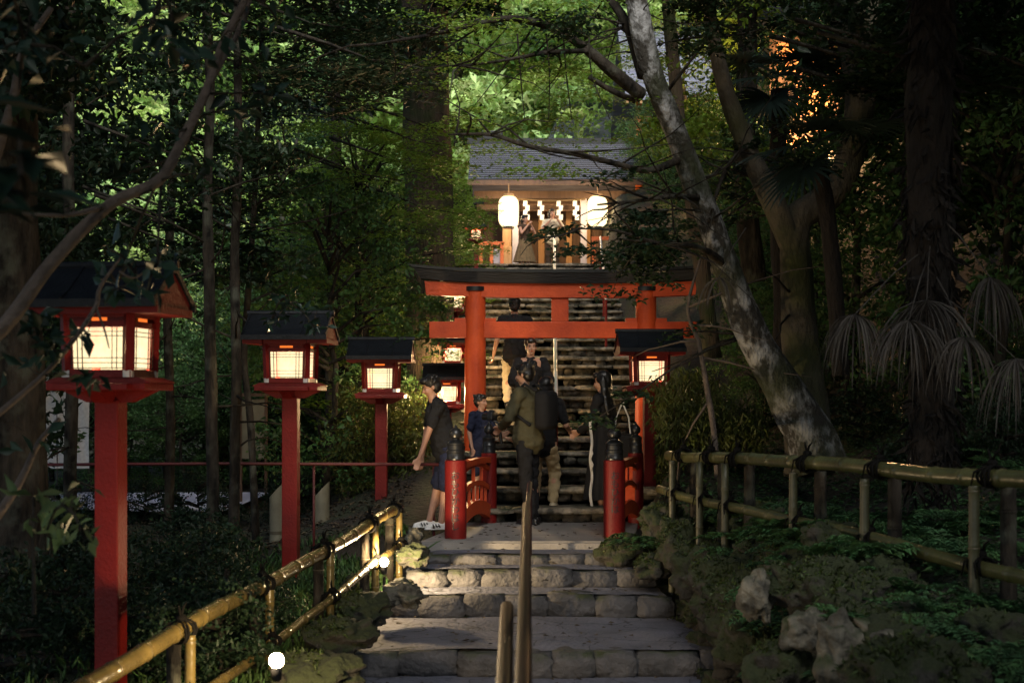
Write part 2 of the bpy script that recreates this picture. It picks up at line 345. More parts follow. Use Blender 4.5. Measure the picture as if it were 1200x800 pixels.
# ------------------------------------------------------------------ lantern posts
def make_lantern():
    t=thing('lantern_post','x','lantern')
    B=1.75  # underside of light box
    mb=MB(); mb.box((0,0,(B-.11-.7)/2-.0),(.155,.155,B-.11+.7),bev=.008); mb.build('post',RED,t)
    mb=MB()
    mb.box((0,0,B-.028),(.64,.48,.045),bev=.006); mb.box((0,0,B-.028-.002),(.48,.64,.041),bev=.006)
    mb.prism([(-.30,B-.052),(-.14,B-.125),(.14,B-.125),(.30,B-.052)],'y',-.05,.05); mb.prism([(-.30,B-.053),(-.14,B-.126),(.14,B-.126),(.30,B-.053)],'x',-.05,.05)
    mb.prism([(-.34,B-.005),(-.34,B+.002),(-.27,B+.03),(.27,B+.03),(.34,B+.002),(.34,B-.005)],'y',-.21,.21)
    mb.build('platform',RED,t)
    mb=MB(); mb.box((0,0,B+.052),(.44,.44,.05),bev=.004)
    for sx in (-1,1):
        for sy in (-1,1): mb.bar((sx*.195,sy*.195,B+.07),(sx*.205,sy*.205,B+.42),.055,.055)
    for a in range(4):
        q=Matrix.Rotation(a*PI/2,3,'Z')
        mb.box(q@Vector((0,-.203,B+.36)),(.37,.04,.035),q); mb.box(q@Vector((0,-.205,B+.415)),(.37,.05,.03),q); mb.box(q@Vector((0,-.198,B+.388)),(.37,.018,.03),q)
    mb.box((0,0,B+.44),(.56,.50,.03),bev=.003); f=mb.build('light_box',RED,t)
    for a in range(4):
        q=Matrix.Rotation(a*PI/2,3,'Z'); mb=MB()
        vs=[q@Vector(v) for v in ((-.165,-.196,B+.085),(.165,-.196,B+.085),(.175,-.202,B+.345),(-.175,-.202,B+.345))]; mb.add(vs,[(0,1,2,3)])
        p=mb.build('paper_pane',PANE,t); mb=MB()
        for xx in (-.165,-.125,-.095,.095,.125,.165): mb.bar(q@Vector((xx,-.205,B+.08)),q@Vector((xx*1.04,-.211,B+.345)),.0045,.006)
        for zz in (.088,.120,.150,.285,.312,.341): mb.bar(q@Vector((-.17,-.209,B+zz)),q@Vector((.17,-.209,B+zz)),.006,.0045)
        mb.build('lattice',LAT,p)
        mb=MB(); mb.box(q@Vector((0,-.2105,B+.388)),(.13,.006,.022),q); mb.build('light_slot',SLOT,t)
    mb=MB()
    for sx in (-1,1):
        for sy in (-1,1): mb.box((sx*.195,sy*.222,B+.052),(.042,.006,.042)); mb.box((sx*.222,sy*.195,B+.052),(.006,.042,.042))
    mb.build('corner_plate',PLATE,t)
    # roof: gabled, ridge across, slightly curved slopes, red bargeboards at the gables
    E=B+.47; H=.215; hw=.425; dp=.35
    prof=[(-dp,E),(-dp*.72,E+.055),(-dp*.4,E+.135),(-.03,E+H),(.03,E+H),(dp*.4,E+.135),(dp*.72,E+.055),(dp,E)]
    th=.035; mb=MB(); up=[(a,b+th) for a,b in prof]
    mb.prism(up+prof[::-1],'x',-hw,hw)
    for xx in (-hw+.01,-.17,.17,hw-.01):
        for s in (-1,1):
            pp=[(s*dp*1.01,E+th+.004),(s*dp*.72,E+.055+th+.004),(s*dp*.4,E+.135+th+.004),(s*.03,E+H+th+.004)]
            mb.tube([(xx,a,b) for a,b in pp],.011,6)
    mb.tube([(-hw-.02,0,E+H+th+.012),(hw+.02,0,E+H+th+.012)],.032,8)
    for s in (-1,1): mb.bar((-hw-.004,s*(dp-.01),E+th*.3),(hw+.004,s*(dp-.01),E+th*.3),.025,.05)
    r=mb.build('roof',ROOFM,t)
    for s in (-1,1):
        mb=MB(); a=s*(hw-.012); b=s*(hw-.045); g=[(-dp+.03,E-.012),(-dp*.72,E+.05),(-dp*.4,E+.13),(-.0,E+H),(dp*.4,E+.13),(dp*.72,E+.05),(dp-.03,E-.012)]
        mb.prism(g,'x',min(a,b),max(a,b)); mb.box((s*(hw-.10),0,E-.027),(.20,dp*2-.10,.045)); mb.build('gable_board',RED,r)
    mb=MB()
    for s in (-1,1): mb.box((0,s*(dp-.10),E-.028),(2*hw-.42,.05,.05))
    mb.box((0,0,E-.022),(.60,.46,.03)); mb.build('eave_board',RED,r)
    return t
lan=make_lantern()
LAMPS=[]
spots=[(130,448,8.4,1,'nearest and largest red lantern post, at the far left behind branches',-8),
 (341,452,13.6,1,'lit red lantern post, second from the left beside the slim trunks',-4),
 (447,462,17.5,.98,'lit red lantern post standing just left of the broad cedar trunk and torii',-1),
 (761,454,17.0,.97,'lit red lantern post in front of the right pillar of the torii',3),
 (524,475,18.9,.78,'low lit red lantern close behind the boy leaning on the rail',0),
 (531,427,21.8,.75,'small lit red lantern on the stair edge, seen just under the torii tie beam',0),
 (534,364,26,.72,'small lit red lantern on the stair edge, seen between the two torii beams',0),
 (558,281,34,.66,'small lit red lantern high up beside the orange barrier at the stair head',0)]
for i,(px,py,D,s,lab,rz) in enumerate(spots):
    s*=.94; loc=Vector((X(px,D+.2),D+.2,Zh(py,D+.2)-1.75*s))
    o=lan if i==0 else dup(lan)
    o.location=loc; o.rotation_euler=(0,0,R(rz)); o.scale=(s,s,s); tag(o,lab,'lantern','red lantern posts lining the steps')
    LAMPS.append((loc+Vector((0,0,1.97*s)),s,i))
# ------------------------------------------------------------------ torii
T=18.3; tx0=X(557,T); tx1=X(757,T)
t=thing('torii','vermilion wooden torii gate with a black upturned top beam over the stairs','torii',((tx0+tx1)/2,T,0)); cx=(tx0+tx1)/2
for x in (tx0-cx,tx1-cx):
    mb=MB(); zb=-.2; zt=Zh(338,T); mb.lathe([(.145,zb),(.142,.6),(.135,1.4),(.128,zt)],(x,0,0),24); p=mb.build('pillar',REDB,t,smooth=True,angle=40)
    mb=MB(); mb.lathe([(.150,zt-.035),(.152,zt+.0),(.150,zt+.02)],(x,0,0),24); mb.build('collar',BLK,p,smooth=True,angle=40)
    mb=MB(); mb.lathe([(.175,-.2),(.172,.36),(.150,.40)],(x,0,0),24); mb.build('pillar_base',BLK,p,smooth=True,angle=40)
z0,z1=Zh(396,T),Zh(377,T); mb=MB()
mb.box((0.03,0,(z0+z1)/2),(X(806,T)-X(493,T),.13,z1-z0),bev=.006); mb.build('tie_beam',REDB,t)
for x in (tx0-cx,tx1-cx):
    for s in (-1,1): mb=MB(); mb.box((x+s*.19,0,z1+.022),(.14,.10,.045),bev=.003); mb.build('wedge',REDB,t)
mb=MB(); mb.box((X(656,T)-cx,0,(z1+Zh(347,T))/2),(.215,.12,Zh(347,T)-z1-.002),bev=.005); mb.build('centre_strut',REDB,t)
def curved(z0,z1,hw,dy,rise,over=0,trap=0):
    mb=MB(); n=24; vs=[]
    for i in range(n+1):
        u=-1+2*i/n; x=u*hw; dz=rise*abs(u)**3
        for (yy,zz) in ((-dy,z0),(dy,z0),(dy+trap,z1),(-dy-trap,z1)): vs.append((x+(over*u*(zz-z0)/(z1-z0)),yy,zz+dz))
    fs=[]
    for i in range(n):
        for k in range(4): fs.append((4*i+k,4*i+(k+1)%4,4*i+4+(k+1)%4,4*i+4+k))
    fs.append((3,2,1,0)); fs.append((4*n,4*n+1,4*n+2,4*n+3)); mb.add(vs,fs); return mb
curved(Zh(349,T),Zh(333,T),1.69,.10,.035,.02).build('lintel',REDB,t)
curved(Zh(333,T)+.002,Zh(321,T),1.76,.15,.06,.08,.05).build('top_beam',KAS,t)
curved(Zh(321,T)+.003,Zh(318,T)+.01,1.86,.21,.07,.06,.0).build('capping',BLK,t)
# ------------------------------------------------------------------ bridge
mb=MB()
pl=[(-.86,13.72),(1.15,13.72),(1.38,15.9),(-.45,15.9)]
mb.add([(x,y,-.12) for x,y in pl]+[(x,y,0) for x,y in pl],[(3,2,1,0),(4,5,6,7),(0,1,5,4),(1,2,6,5),(2,3,7,6),(3,0,4,7)])
mb.add([(-.9,13.66,-.125),(1.2,13.66,-.125),(1.2,13.9,-.125),(-.9,13.9,-.125),(-.9,13.66,-.012),(1.2,13.66,-.012),(1.2,13.9,-.012),(-.9,13.9,-.012)],[(3,2,1,0),(4,5,6,7),(0,1,5,4),(1,2,6,5),(2,3,7,6),(3,0,4,7)])
tag(mb.build('bridge_deck',CONC),kind='structure',label='flat grey stone deck of the small bridge')
def text_on_post(txt,post,r,ztop,size):
    cu=bpy.data.curves.new('txt','FONT'); cu.body='\n'.join(txt); cu.size=size; cu.align_x='CENTER'; cu.space_line=.92; cu.resolution_u=3
    cu.offset=.0012
    to=bpy.data.objects.new('txt',cu); COL.objects.link(to); bpy.context.view_layer.update()
    me=bpy.data.meshes.new_from_object(to.evaluated_get(bpy.context.evaluated_depsgraph_get())); bpy.data.objects.remove(to)
    bm=bmesh.new(); bm.from_mesh(me); bmesh.ops.triangulate(bm,faces=bm.faces[:])
    for v in bm.verts:
        a=v.co.x/r; z=v.co.y+ztop; v.co=Vector((math.sin(a)*(r+.0015),-math.cos(a)*(r+.0015),z))
    bm.to_mesh(me); bm.free(); me.materials.clear(); me.materials.append(BLK)
    o=bpy.data.objects.new('inscription',me); COL.objects.link(o); o.parent=post; return o
def newel(px,D,top_py,lab,txt=None,base=0.0,rr=.105):
    x=X(px,D); t=thing('bridge_post',lab,'bridge post',(x,D,base),0,'black-capped red posts of the bridge'); H=.75
    mb=MB(); mb.lathe([(rr,-.1),(rr,H-.003),(rr*.93,H+.004)],(0,0,0),28); s=mb.build('shaft',RED,t,smooth=True,angle=35)
    q=rr/.105
    pr=[(.088,H+.005),(.090,H+.02),(.083,H+.03),(.083,H+.075),(.089,H+.08),(.089,H+.095),(.080,H+.105),(.080,H+.15),(.086,H+.156),(.086,H+.168),(.060,H+.19),(.038,H+.20),(.036,H+.212),(.058,H+.225),(.066,H+.25),(.062,H+.275),(.042,H+.30),(.018,H+.318),(.008,H+.34),(.001,H+.35)]
    mb=MB(); mb.lathe([(a*q,b) for a,b in pr],(0,0,0),28); mb.build('finial',BLK,t,smooth=True,angle=40)
    if txt: text_on_post(txt,s,rr,H-.17,.088)
    return t
newel(534,14.0,503,'red bridge post at the left front corner, black onion finial and thin lettering','おもひかわはし')
newel(720,14.0,498,'red bridge post at the right front corner with bold black lettering down it','おもひかは')
newel(573,15.75,487,'slimmer red bridge post at the left rear corner beside the child',rr=.085)
newel(745,15.75,487,'red bridge post at the right rear corner behind the long-haired woman',rr=.085)
def railing(a,b,lab):
    a=Vector(a); b=Vector(b); t=thing('bridge_railing',lab,'railing',a,0,'arched red side railings of the bridge'); d=b-a; L=d.length; u=d.normalized(); L0=.10; 
    def P(s,z): return u*s+Vector((0,0,z))
    def arch(s,h,base): return base+h*(1-((s-L/2)/(L/2))**2)
    for nm,base,h,w,hh in (('lower_arch',.10,.13,.07,.14),('middle_rail',.36,.12,.05,.05),('upper_rail',.57,.10,.05,.045),('hand_rail',.68,.02,.085,.06)):
        mb=MB()
        pts=[P(L0+(L-2*L0)*i/10,arch(L0+(L-2*L0)*i/10,h,base)) for i in range(11)]
        for i in range(10):
            e=(pts[i+1]-pts[i])*.02; mb.bar(pts[i]-e,pts[i+1]+e,w,hh)
        mb.build(nm,REDB,t)
    n=8
    for i in range(1,n):
        s=L*i/n; mb=MB(); mb.bar(P(s,arch(s,.13,.10)+.06),P(s,arch(s,.12,.36)-.02),.03,.03); mb.build('picket',REDB,t)
    for i in (2,4,6):
        s=L*i/n; mb=MB(); mb.bar(P(s,arch(s,.12,.36)+.02),P(s,arch(s,.02,.68)-.03),.035,.035); mb.build('picket',REDB,t)
railing((X(534,14.0),14.0,0),(X(573,15.75),15.75,0),'arched red railing on the left side of the bridge, warmly lit')
railing((X(720,14.0),14.0,0),(X(745,15.75),15.75,0),'arched red railing on the right side of the bridge, in shadow')
# ------------------------------------------------------------------ handrails of brown pipe
def handrail(name,lab,pts,r,posts,m,pm=None,grp=None):
    t=thing(name,lab,'handrail',tuple(pts[0]),0,grp); o=Vector(pts[0])
    mb=MB(); P=[Vector(p)-o for p in pts]
    q=[]
    for i,p in enumerate(P):
        q.append(p)
    mb.tube(q,r,14); mb.ell(q[-1],(r,r,r),n=12); mb.ell(q[0],(r,r,r),n=12); mb.build('rail',m,t,smooth=True,angle=50)
    for (x,y,z0,z1) in posts:
        mb=MB(); mb.tube([Vector((x,y,z0))-o,Vector((x,y,z1))-o],r*.86,12); mb.build('rail_post',pm or m,t,smooth=True,angle=50)
    return t
ga='brown pipe handrails down the middle of the steps'
a=W(621,566,13.3); b=W(619,585,11.2)
handrail('handrail','slim brown pipe handrail rising at the front of the bridge',[a+Vector((0,0,-.05)),a,b,W(617,600,10.2)],.022,[(a.x,a.y,-.1,a.z-.03),(b.x,b.y,-.5,b.z)],PIPE,None,ga)
a=W(617,592,8.9); b=W(613,835,4.0)
handrail('handrail','longest dark brown pipe handrail running down the middle of the steps',[a+Vector((0,.03,-.06)),a,b],.026,[(a.x,a.y+.03,-.8,a.z-.05),(X(614,6.4),6.4,-1.1,a.z+(b.z-a.z)*(8.9-6.4)/4.9)],PIPE,None,ga)
a=W(594,711,6.6); b=W(589,860,4.4)
handrail('handrail','short lighter brown handrail with a pale streak at the bottom centre',[a+Vector((0,.03,-.06)),a,b],.030,[(a.x,a.y+.03,-1.1,a.z-.05)],PIPEW,None,ga)
ps=[]; 
for i in range(6):
    D=16.6+i*3.6; ps.append(Vector((.50+.028*(D-16.5),D,stairz(D)+1.0)))
handrail('handrail','silver-blue topped pipe handrail climbing the middle of the stairs',[ps[0]+Vector((0,0,-.08))]+ps,.026,[(p.x,p.y,p.z-1.1,p.z-.02) for p in ps],STEEL,RED,'pipe handrails on the long staircase')
ps=[Vector((1.62+.05*(D-25),D,stairz(D)+.95)) for D in (25,28,31,34)]
handrail('handrail','pale handrail along the right edge of the upper stairs',ps,.026,[(p.x,p.y,p.z-1.0,p.z-.02) for p in ps],STEEL,RED,'pipe handrails on the long staircase')
# red iron rail fence on the left
REDK=mat('rusty_red_iron',(.10,.010,.010),.6,(.05,.008,.008),8)
t=thing('iron_fence','thin red iron rail fence running behind the lantern posts on the left','fence',(-6,15.4,0))
mb=MB(); zz=Zh(543,15.4); mb.tube([(-.5,.0,zz-.02),(3,0,zz),(X(528,15.2)+6,-.2,zz)],.017,8); mb.build('rail',REDK,t,smooth=True)
for px in (367,508):
    x=X(px,15.3)+6; mb=MB(); mb.tube([(x,-.05,-.6),(x,-.05,zz-.01)],.014,8); mb.build('fence_post',REDK,t,smooth=True)
# ------------------------------------------------------------------ bamboo fences
def bamboo(mb,a,b,r,seed=0,sp=.38):
    a=Vector(a); b=Vector(b); L=(b-a).length; n=max(2,int(L/sp)); pts=[];rad=[]
    off=random.uniform(.2,.8)*sp; k=0; s=0; marks=[]
    q=[0]; 
    while off<L: marks.append(off); off+=sp*random.uniform(.85,1.15)
    st=[(0,1)]
    for m_ in marks:
        st+= [(m_-.05,.985),(m_-.014,1.0),(m_-.006,1.10),(m_,.95),(m_+.006,1.07),(m_+.02,.985),(m_+.06,.98)]
    st.append((L,1)); st=[x for x in st if 0<=x[0]<=L]
    sag=.012
    for s,rr in st:
        p=a.lerp(b,s/L); p.z+=sag*math.sin(s*1.3+seed)+.006*math.sin(s*3+seed); pts.append(p); rad.append(r*rr*(1-.12*s/L))
    mb.tube(pts,rad,14)
    for m_ in marks:
        p=a.lerp(b,m_/L); p.z+=sag*math.sin(m_*1.3+seed)+.006*math.sin(m_*3+seed); d=(b-a).normalized()*.006; rr=r*1.085*(1-.12*m_/L); mb.tube([p-d*1.4,p-d*.2],[rr,rr],14,mi=1)
def knot(mb,p,r,ax,seed):
    random.seed(seed); ax=Vector(ax).normalized(); 
    up=Vector((0,0,1)); sd=ax.cross(up).normalized()
    for k in range(4):
        o=ax*(-.03+.02*k); pts=[p+o+ (up*math.cos(a)+sd*math.sin(a))*(r+.008)+ax*.05*(math.sin(a)*(1 if k%2 else -1)) for a in [2*PI*i/12 for i in range(13)]]
        mb.tube(pts,.0085,5)
    mb.ell(p+up*(r+.02),(.035,.03,.026),n=8)
    for s in (-1,1):
        mb.tube([p+up*(r+.02),p+up*(r+.075)+ax*.03*s,p+up*(r+.10)+ax*.06*s+sd*.01],[.009,.008,.004],5)
        mb.tube([p+up*(r+.02),p-sd*(r+.03)*1+ax*.05*s+up*.02,p-sd*(r+.035)+ax*.075*s-up*.06],[.009,.008,.004],5)
BAMK=mat('old_bamboo',(.050,.050,.022),.45,(.016,.016,.009),4,.15,30)
t=thing('bamboo_fence','green bamboo fence with two rails tied in black rope on the right bank','fence',(0,0,0))
A=Vector((2.72+.24*2.3,7.7-2.3,.97)); B=Vector((1.42,13.15,.845))
mb=MB(); bamboo(mb,A,B,.052,1); mb.build('upper_rail',[BAM,BAMN],t,smooth=True)
def onr(D,z): return Vector((2.72-.24*(D-7.7),D,z))
low=lambda D: .43+.09*(D-7.7)/5.3
mb=MB(); bamboo(mb,onr(5.4,low(5.4))+Vector((-.06,0,0)),onr(13.2,low(13.2))+Vector((-.06,0,0)),.043,2); mb.build('lower_rail',[BAM,BAMN],t,smooth=True)
for i,D in enumerate((6.75,8.0,9.25,10.3,11.55,12.1,12.75)):
    c=onr(D,0); up=.97-.125*(D-5.4)/7.75
    for k,(dx,m) in enumerate(((-.10,BAM),(.03,BAMN),(.10,BARKD))):
        if k==1: continue
        mb=MB(); r=.034 if k==0 else .050; bamboo(mb,(c.x+dx,D+(.0 if k==0 else .03),ground(c.x+dx,D)-.25),(c.x+dx,D+(.0 if k==0 else .03),up-(.05 if k==0 else .045)),r,D,.3); mb.build('fence_post',[BAMK,BAMN] if k==0 else [BARKD,BARKD],t,smooth=True)
    mb=MB(); knot(mb,Vector((c.x,D,up)),.052,(-.24,1,0),i); mb.build('rope_tie',ROPE,t,smooth=True)
    mb=MB(); knot(mb,Vector((c.x-.06,D,low(D))),.043,(-.24,1,0),i+20); mb.build('rope_tie',ROPE,t,smooth=True)
random.seed(11)
t=thing('bamboo_fence','golden bamboo fence sloping down the left side of the steps','fence',(0,0,0))
def onl(D): return Vector((-1.98+.1453*(D-6.8),D,.026+.049*(D-6.8)))
def onl2(D): p=onl(D); p.z=-.286+.0662*(D-8.38); return p
mb=MB(); bamboo(mb,onl(4.6),onl(13.3),.050,3); mb.build('upper_rail',[BAMY,BAMN],t,smooth=True)
mb=MB(); bamboo(mb,onl2(4.6)+Vector((.06,0,0)),onl2(12.9)+Vector((.06,0,0)),.034,4); mb.build('lower_rail',[BAMY,BAMN],t,smooth=True)
for i,D in enumerate((6.3,7.95,9.35,10.8,12.2,13.1)):
    c=onl(D)
    for dx,m,r in ((.045,BAMY,.034),(-.045,BARKD,.045)):
        mb=MB(); bamboo(mb,(c.x+dx,D,-1.0),(c.x+dx,D+.02,c.z-.02),r,D,.3); mb.build('fence_post',[m,BAMN],t,smooth=True)
    mb=MB(); knot(mb,Vector((c.x,D,c.z)),.052,(.145,1,.05),i+40); mb.build('rope_tie',ROPE,t,smooth=True)
    mb=MB(); knot(mb,onl2(D)+Vector((.06,0,0)),.034,(.145,1,.05),i+60); mb.build('rope_tie',ROPE,t,smooth=True)
# ------------------------------------------------------------------ ground lamps
def ground_lamp(px,py,D,lab,pow_,aim):
    p=W(px,py,D); t=thing('ground_lamp',lab,'lamp',p,0,'round ground lamps under the left bamboo rail')
    d=(Vector(aim)-p).normalized(); q=d.to_track_quat('Z','Y').to_matrix()
    mb=MB(); mb.lathe([(.016,-.085),(.026,-.075),(.030,-.030),(.026,-.014)],(0,0,0),18); o=mb.build('housing',BLK,t,smooth=True,angle=40)
    mb=MB(); mb.ell((0,0,.020),(.038,.038,.038),n=18); o=mb.build('lens',BULB,t,smooth=True)
    mb=MB(); mb.tube([(0,0,-.10),(0,.02,-.40)],.012,8); mb.build('stake',BLK,t)
    l2=bpy.data.lights.new('lamp_light','POINT'); l2.energy=pow_*(.55 if D<9 else .2); l2.color=(1,.70,.36); l2.shadow_soft_size=.02; l3=bpy.data.objects.new('lamp_light',l2); COL.objects.link(l3); l3.parent=t; l3.location=(-.03,-.05,.10)
    l=bpy.data.lights.new('lamp_light','SPOT'); l.energy=pow_; l.color=(1,.72,.38); l.spot_size=R(150); l.spot_blend=.8; l.shadow_soft_size=.03
    lo=bpy.data.objects.new('lamp_light',l); COL.objects.link(lo); lo.parent=t; lo.location=d*.06+Vector((0,0,.03)); lo.rotation_euler=d.to_track_quat('-Z','Y').to_euler()
ground_lamp(324,778,7.4,'glaring ground lamp at the bottom left under the bamboo rail',100,(-.9,11.5,-.1))
ground_lamp(450,661,12.15,'smaller glaring ground lamp beside the lit stone step',210,(1.0,15.6,.7))
# bollards and board at the road
def bollard(px,D,lab):
    t=thing('bollard',lab,'bollard',(X(px,D),D,-.32),0,'slant-topped bollards at the road edge'); mb=MB(); n=20; r=.095; vs=[];H=.56
    for k in range(n): a=2*PI*k/n; vs.append((r*math.cos(a),r*math.sin(a),-.1))
    for k in range(n): a=2*PI*k/n; vs.append((r*math.cos(a),r*math.sin(a),H+.10*math.cos(a)))
    mb.add(vs,[tuple(range(n))[::-1],tuple(range(n,2*n))]+[(k,(k+1)%n,(k+1)%n+n,k+n) for k in range(n)]); mb.build('body',CREAMW,t,smooth=True,angle=40)
    mb=MB(); mb.lathe([(r+.004,.02),(r+.004,.06)],(0,0,0),20); mb.build('band',BAMN,t)
bollard(325,17.6,'cream slant-topped bollard left of the second lantern post'); bollard(377,17.6,'cream slant-topped bollard right of the second lantern post')
D=23; t=thing('notice_board','pale notice board glowing between the slim trunks on the left','notice board',(X(297,D),D,-.35)); mb=MB(); mb.box((0,0,1.2),(.36,.05,.95),bev=.01); mb.build('panel',CREAMW,t)
mb=MB(); mb.box((0,-.01,1.74),(.5,.18,.05)); mb.build('hood',WOODD,t)
for s in (-1,1): mb=MB(); mb.box((s*.2,0,.85),(.04,.06,1.75)); mb.build('leg',WOODD,t)
D=24.5
for i,px in enumerate((62,76,96)):
    t=thing('cloth_banner',('leftmost pale cloth banner beyond the dark trees','middle pale cloth banner beyond the dark trees','rightmost pale cloth banner, nearest the lantern post')[i],'banner',(X(px,D),D,-.3),0,'pale cloth banners beyond the trees')
    mb=MB(); mb.tube([(-.13,0,0),(-.13,0,2.1)],.012,6); mb.tube([(-.15,0,2.05),(.14,0,2.05)],.008,6); mb.build('pole',BLK,t)
    mb=MB(); vs=[];n=12
    for j in range(n+1):
        for k in range(5): vs.append((-.12+.06*k,.02*math.sin(k*1.7+j*.6+i),.45+1.58*j/n))
    mb.add(vs,[(j*5+k,j*5+k+1,j*5+5+k+1,j*5+5+k) for j in range(n) for k in range(4)]); mb.build('cloth',C_WHITE,t,smooth=True)
# ------------------------------------------------------------------ shrine gate at the stair head
t=thing('shrine_gate','open timber shrine gate with a slate-grey shingled roof at the head of the stairs','gate',(0,40,4.58)); BZ=4.58
ez=Zh(214,39.4)-BZ; rz_=Zh(170,41.6)-BZ
x0,x1=X(550,40),X(790,40)
mb=MB(); n=19
for i in range(n):
    u=i/n; u2=(i+1)/n; ya=-1.0+2.4*u; za=ez+(rz_-ez)*u*(1+.0*u); yb=-1.0+2.4*u2; zb=ez+(rz_-ez)*u2
    mb.add([(x0,ya-.03,za+.05),(x1,ya-.03,za+.05),(x1,yb,zb+.02),(x0,yb,zb+.02),(x0,ya-.03,za),(x1,ya-.03,za)],[(0,1,2,3)]); mb.add([(x0,ya-.03,za+.05),(x1,ya-.03,za+.05),(x0,ya-.03,za),(x1,ya-.03,za)],[(2,3,1,0)],1)
mb.add([(x0,1.4,rz_),(x1,1.4,rz_),(x1,3.8,ez),(x0,3.8,ez)],[(0,1,2,3)])
SHING=mat('grey_shingles',(.22,.23,.31),.42,(.06,.065,.09),4,.3,20,stretch=(.35,6,1)); r=mb.build('roof',[SHING,BLK],t)
mb=MB(); mb.box(((x0+x1)/2,1.4,rz_+.06),(x1-x0+.2,.28,.16)); mb.box((X(577,41.4),1.38,rz_+.22),(.6,.34,.26),bev=.02); mb.box((x1-.4,1.38,rz_+.22),(.6,.34,.26),bev=.02); mb.build('ridge',BLK,r)
mb=MB(); mb.box(((x0+x1)/2,-1.02,ez-.06),(x1-x0+.06,.06,.13)); mb.build('fascia',WOODD,r)
k=0; x=x0+.15
while x<x1:
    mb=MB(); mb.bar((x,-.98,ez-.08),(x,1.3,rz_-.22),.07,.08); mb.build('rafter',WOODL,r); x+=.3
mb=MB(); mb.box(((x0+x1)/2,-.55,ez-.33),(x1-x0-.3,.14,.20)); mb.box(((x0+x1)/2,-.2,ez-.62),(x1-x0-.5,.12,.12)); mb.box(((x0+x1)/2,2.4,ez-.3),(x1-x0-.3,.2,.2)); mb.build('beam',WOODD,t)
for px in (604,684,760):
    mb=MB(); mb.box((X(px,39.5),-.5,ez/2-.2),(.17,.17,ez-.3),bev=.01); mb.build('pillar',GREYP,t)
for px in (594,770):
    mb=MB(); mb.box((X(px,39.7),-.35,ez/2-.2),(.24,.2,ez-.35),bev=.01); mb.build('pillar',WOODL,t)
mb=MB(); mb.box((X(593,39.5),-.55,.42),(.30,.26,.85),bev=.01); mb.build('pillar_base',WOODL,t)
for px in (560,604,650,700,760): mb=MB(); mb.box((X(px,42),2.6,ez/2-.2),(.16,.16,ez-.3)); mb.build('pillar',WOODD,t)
mb=MB(); mb.box((X(650,43),3.4,1.35),(4.2,.08,2.7)); mb.build('back_wall',WOODD,t)
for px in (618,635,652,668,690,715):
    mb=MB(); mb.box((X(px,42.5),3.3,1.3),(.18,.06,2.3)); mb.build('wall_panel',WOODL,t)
# orange barriers
for (pa,pb,py,lab) in ((562,590,284,'bright vermilion barrier box left of the gate pillar'),(694,736,278,'bright vermilion barrier right of the gate pillar')):
    D=37.6; t2=thing('vermilion_barrier',lab,'barrier',(X((pa+pb)/2,D),D,4.42),0,'vermilion barriers at the gate'); w=(pb-pa)*D/F; h=Zh(py,D)-4.5
    mb=MB(); 
    for xx in (-w/2+.04,0,w/2-.04): mb.box((xx,0,h/2+.08),(.09,.09,h),bev=.006)
    mb.build('post',ORG,t2); mb=MB(); mb.box((0,.0,h+.05),(w+.04,.10,.09)); mb.box((0,0,.3),(w,.06,.09)); mb.build('rail',ORG,t2)
    mb=MB(); mb.box((w*.22,.03,h*.55),(w*.3,.03,h*.7)); mb.build('panel',GREYP,t2)
# sacred rope with paper streamers
t2=thing('sacred_rope','straw rope with four white zigzag paper streamers under the gate beam','sacred rope',(0,39.4,0)); mb=MB(); ya=Zh(233,39.4)
mb.tube([(X(606+8*i,39.4),0,ya-.05*math.sin(PI*i/10)) for i in range(11)],.03,8); mb.build('rope',C_TAN,t2,smooth=True)
for px in (617,634,656,675):
    mb=MB(); x=X(px,39.4); z=ya-.06
    for k in range(4):
        s=1 if k%2 else -1; mb.add([(x+s*.03-.055,-.04-.01*k,z),(x+s*.03+.055,-.04-.01*k,z),(x+s*.03+.045,-.05-.01*k,z-.15),(x+s*.03-.065,-.05-.01*k,z-.15)],[(0,1,2,3)]); z-=.125
    mb.build('paper_streamer',PAPER,t2)
# big paper lanterns
def chochin(px,D,lab):
    p=W(px,248,D); t=thing('paper_lantern',lab,'paper lantern',p,0,'large white paper lanterns under the gate eave'); H=.40; n=14; pr=[]
    for i in range(n*2+1):
        u=-1+i/n; r=.275*(1-abs(u)**5*.42); r*=1 if i%2 else .975; pr.append((r,u*H))
    mb=MB(); mb.lathe(pr,(0,0,0),26); mb.build('paper_shade',CHO,t,smooth=True)
    mb=MB(); mb.lathe([(.15,H),(.15,H+.06),(.13,H+.07)],(0,0,0),20); mb.tube([(0,0,H+.05),(0,0,H+.34)],.015,6); mb.build('top_ring',WOODL,t)
    mb=MB(); mb.lathe([(.15,-H-.05),(.15,-H)],(0,0,0),20); mb.build('bottom_ring',BLK,t); return p
P1=chochin(596,38.6,'glowing white paper lantern hanging at the left of the shrine gate'); P2=chochin(700,38.6,'glowing white paper lantern half behind leaves at the right of the gate')
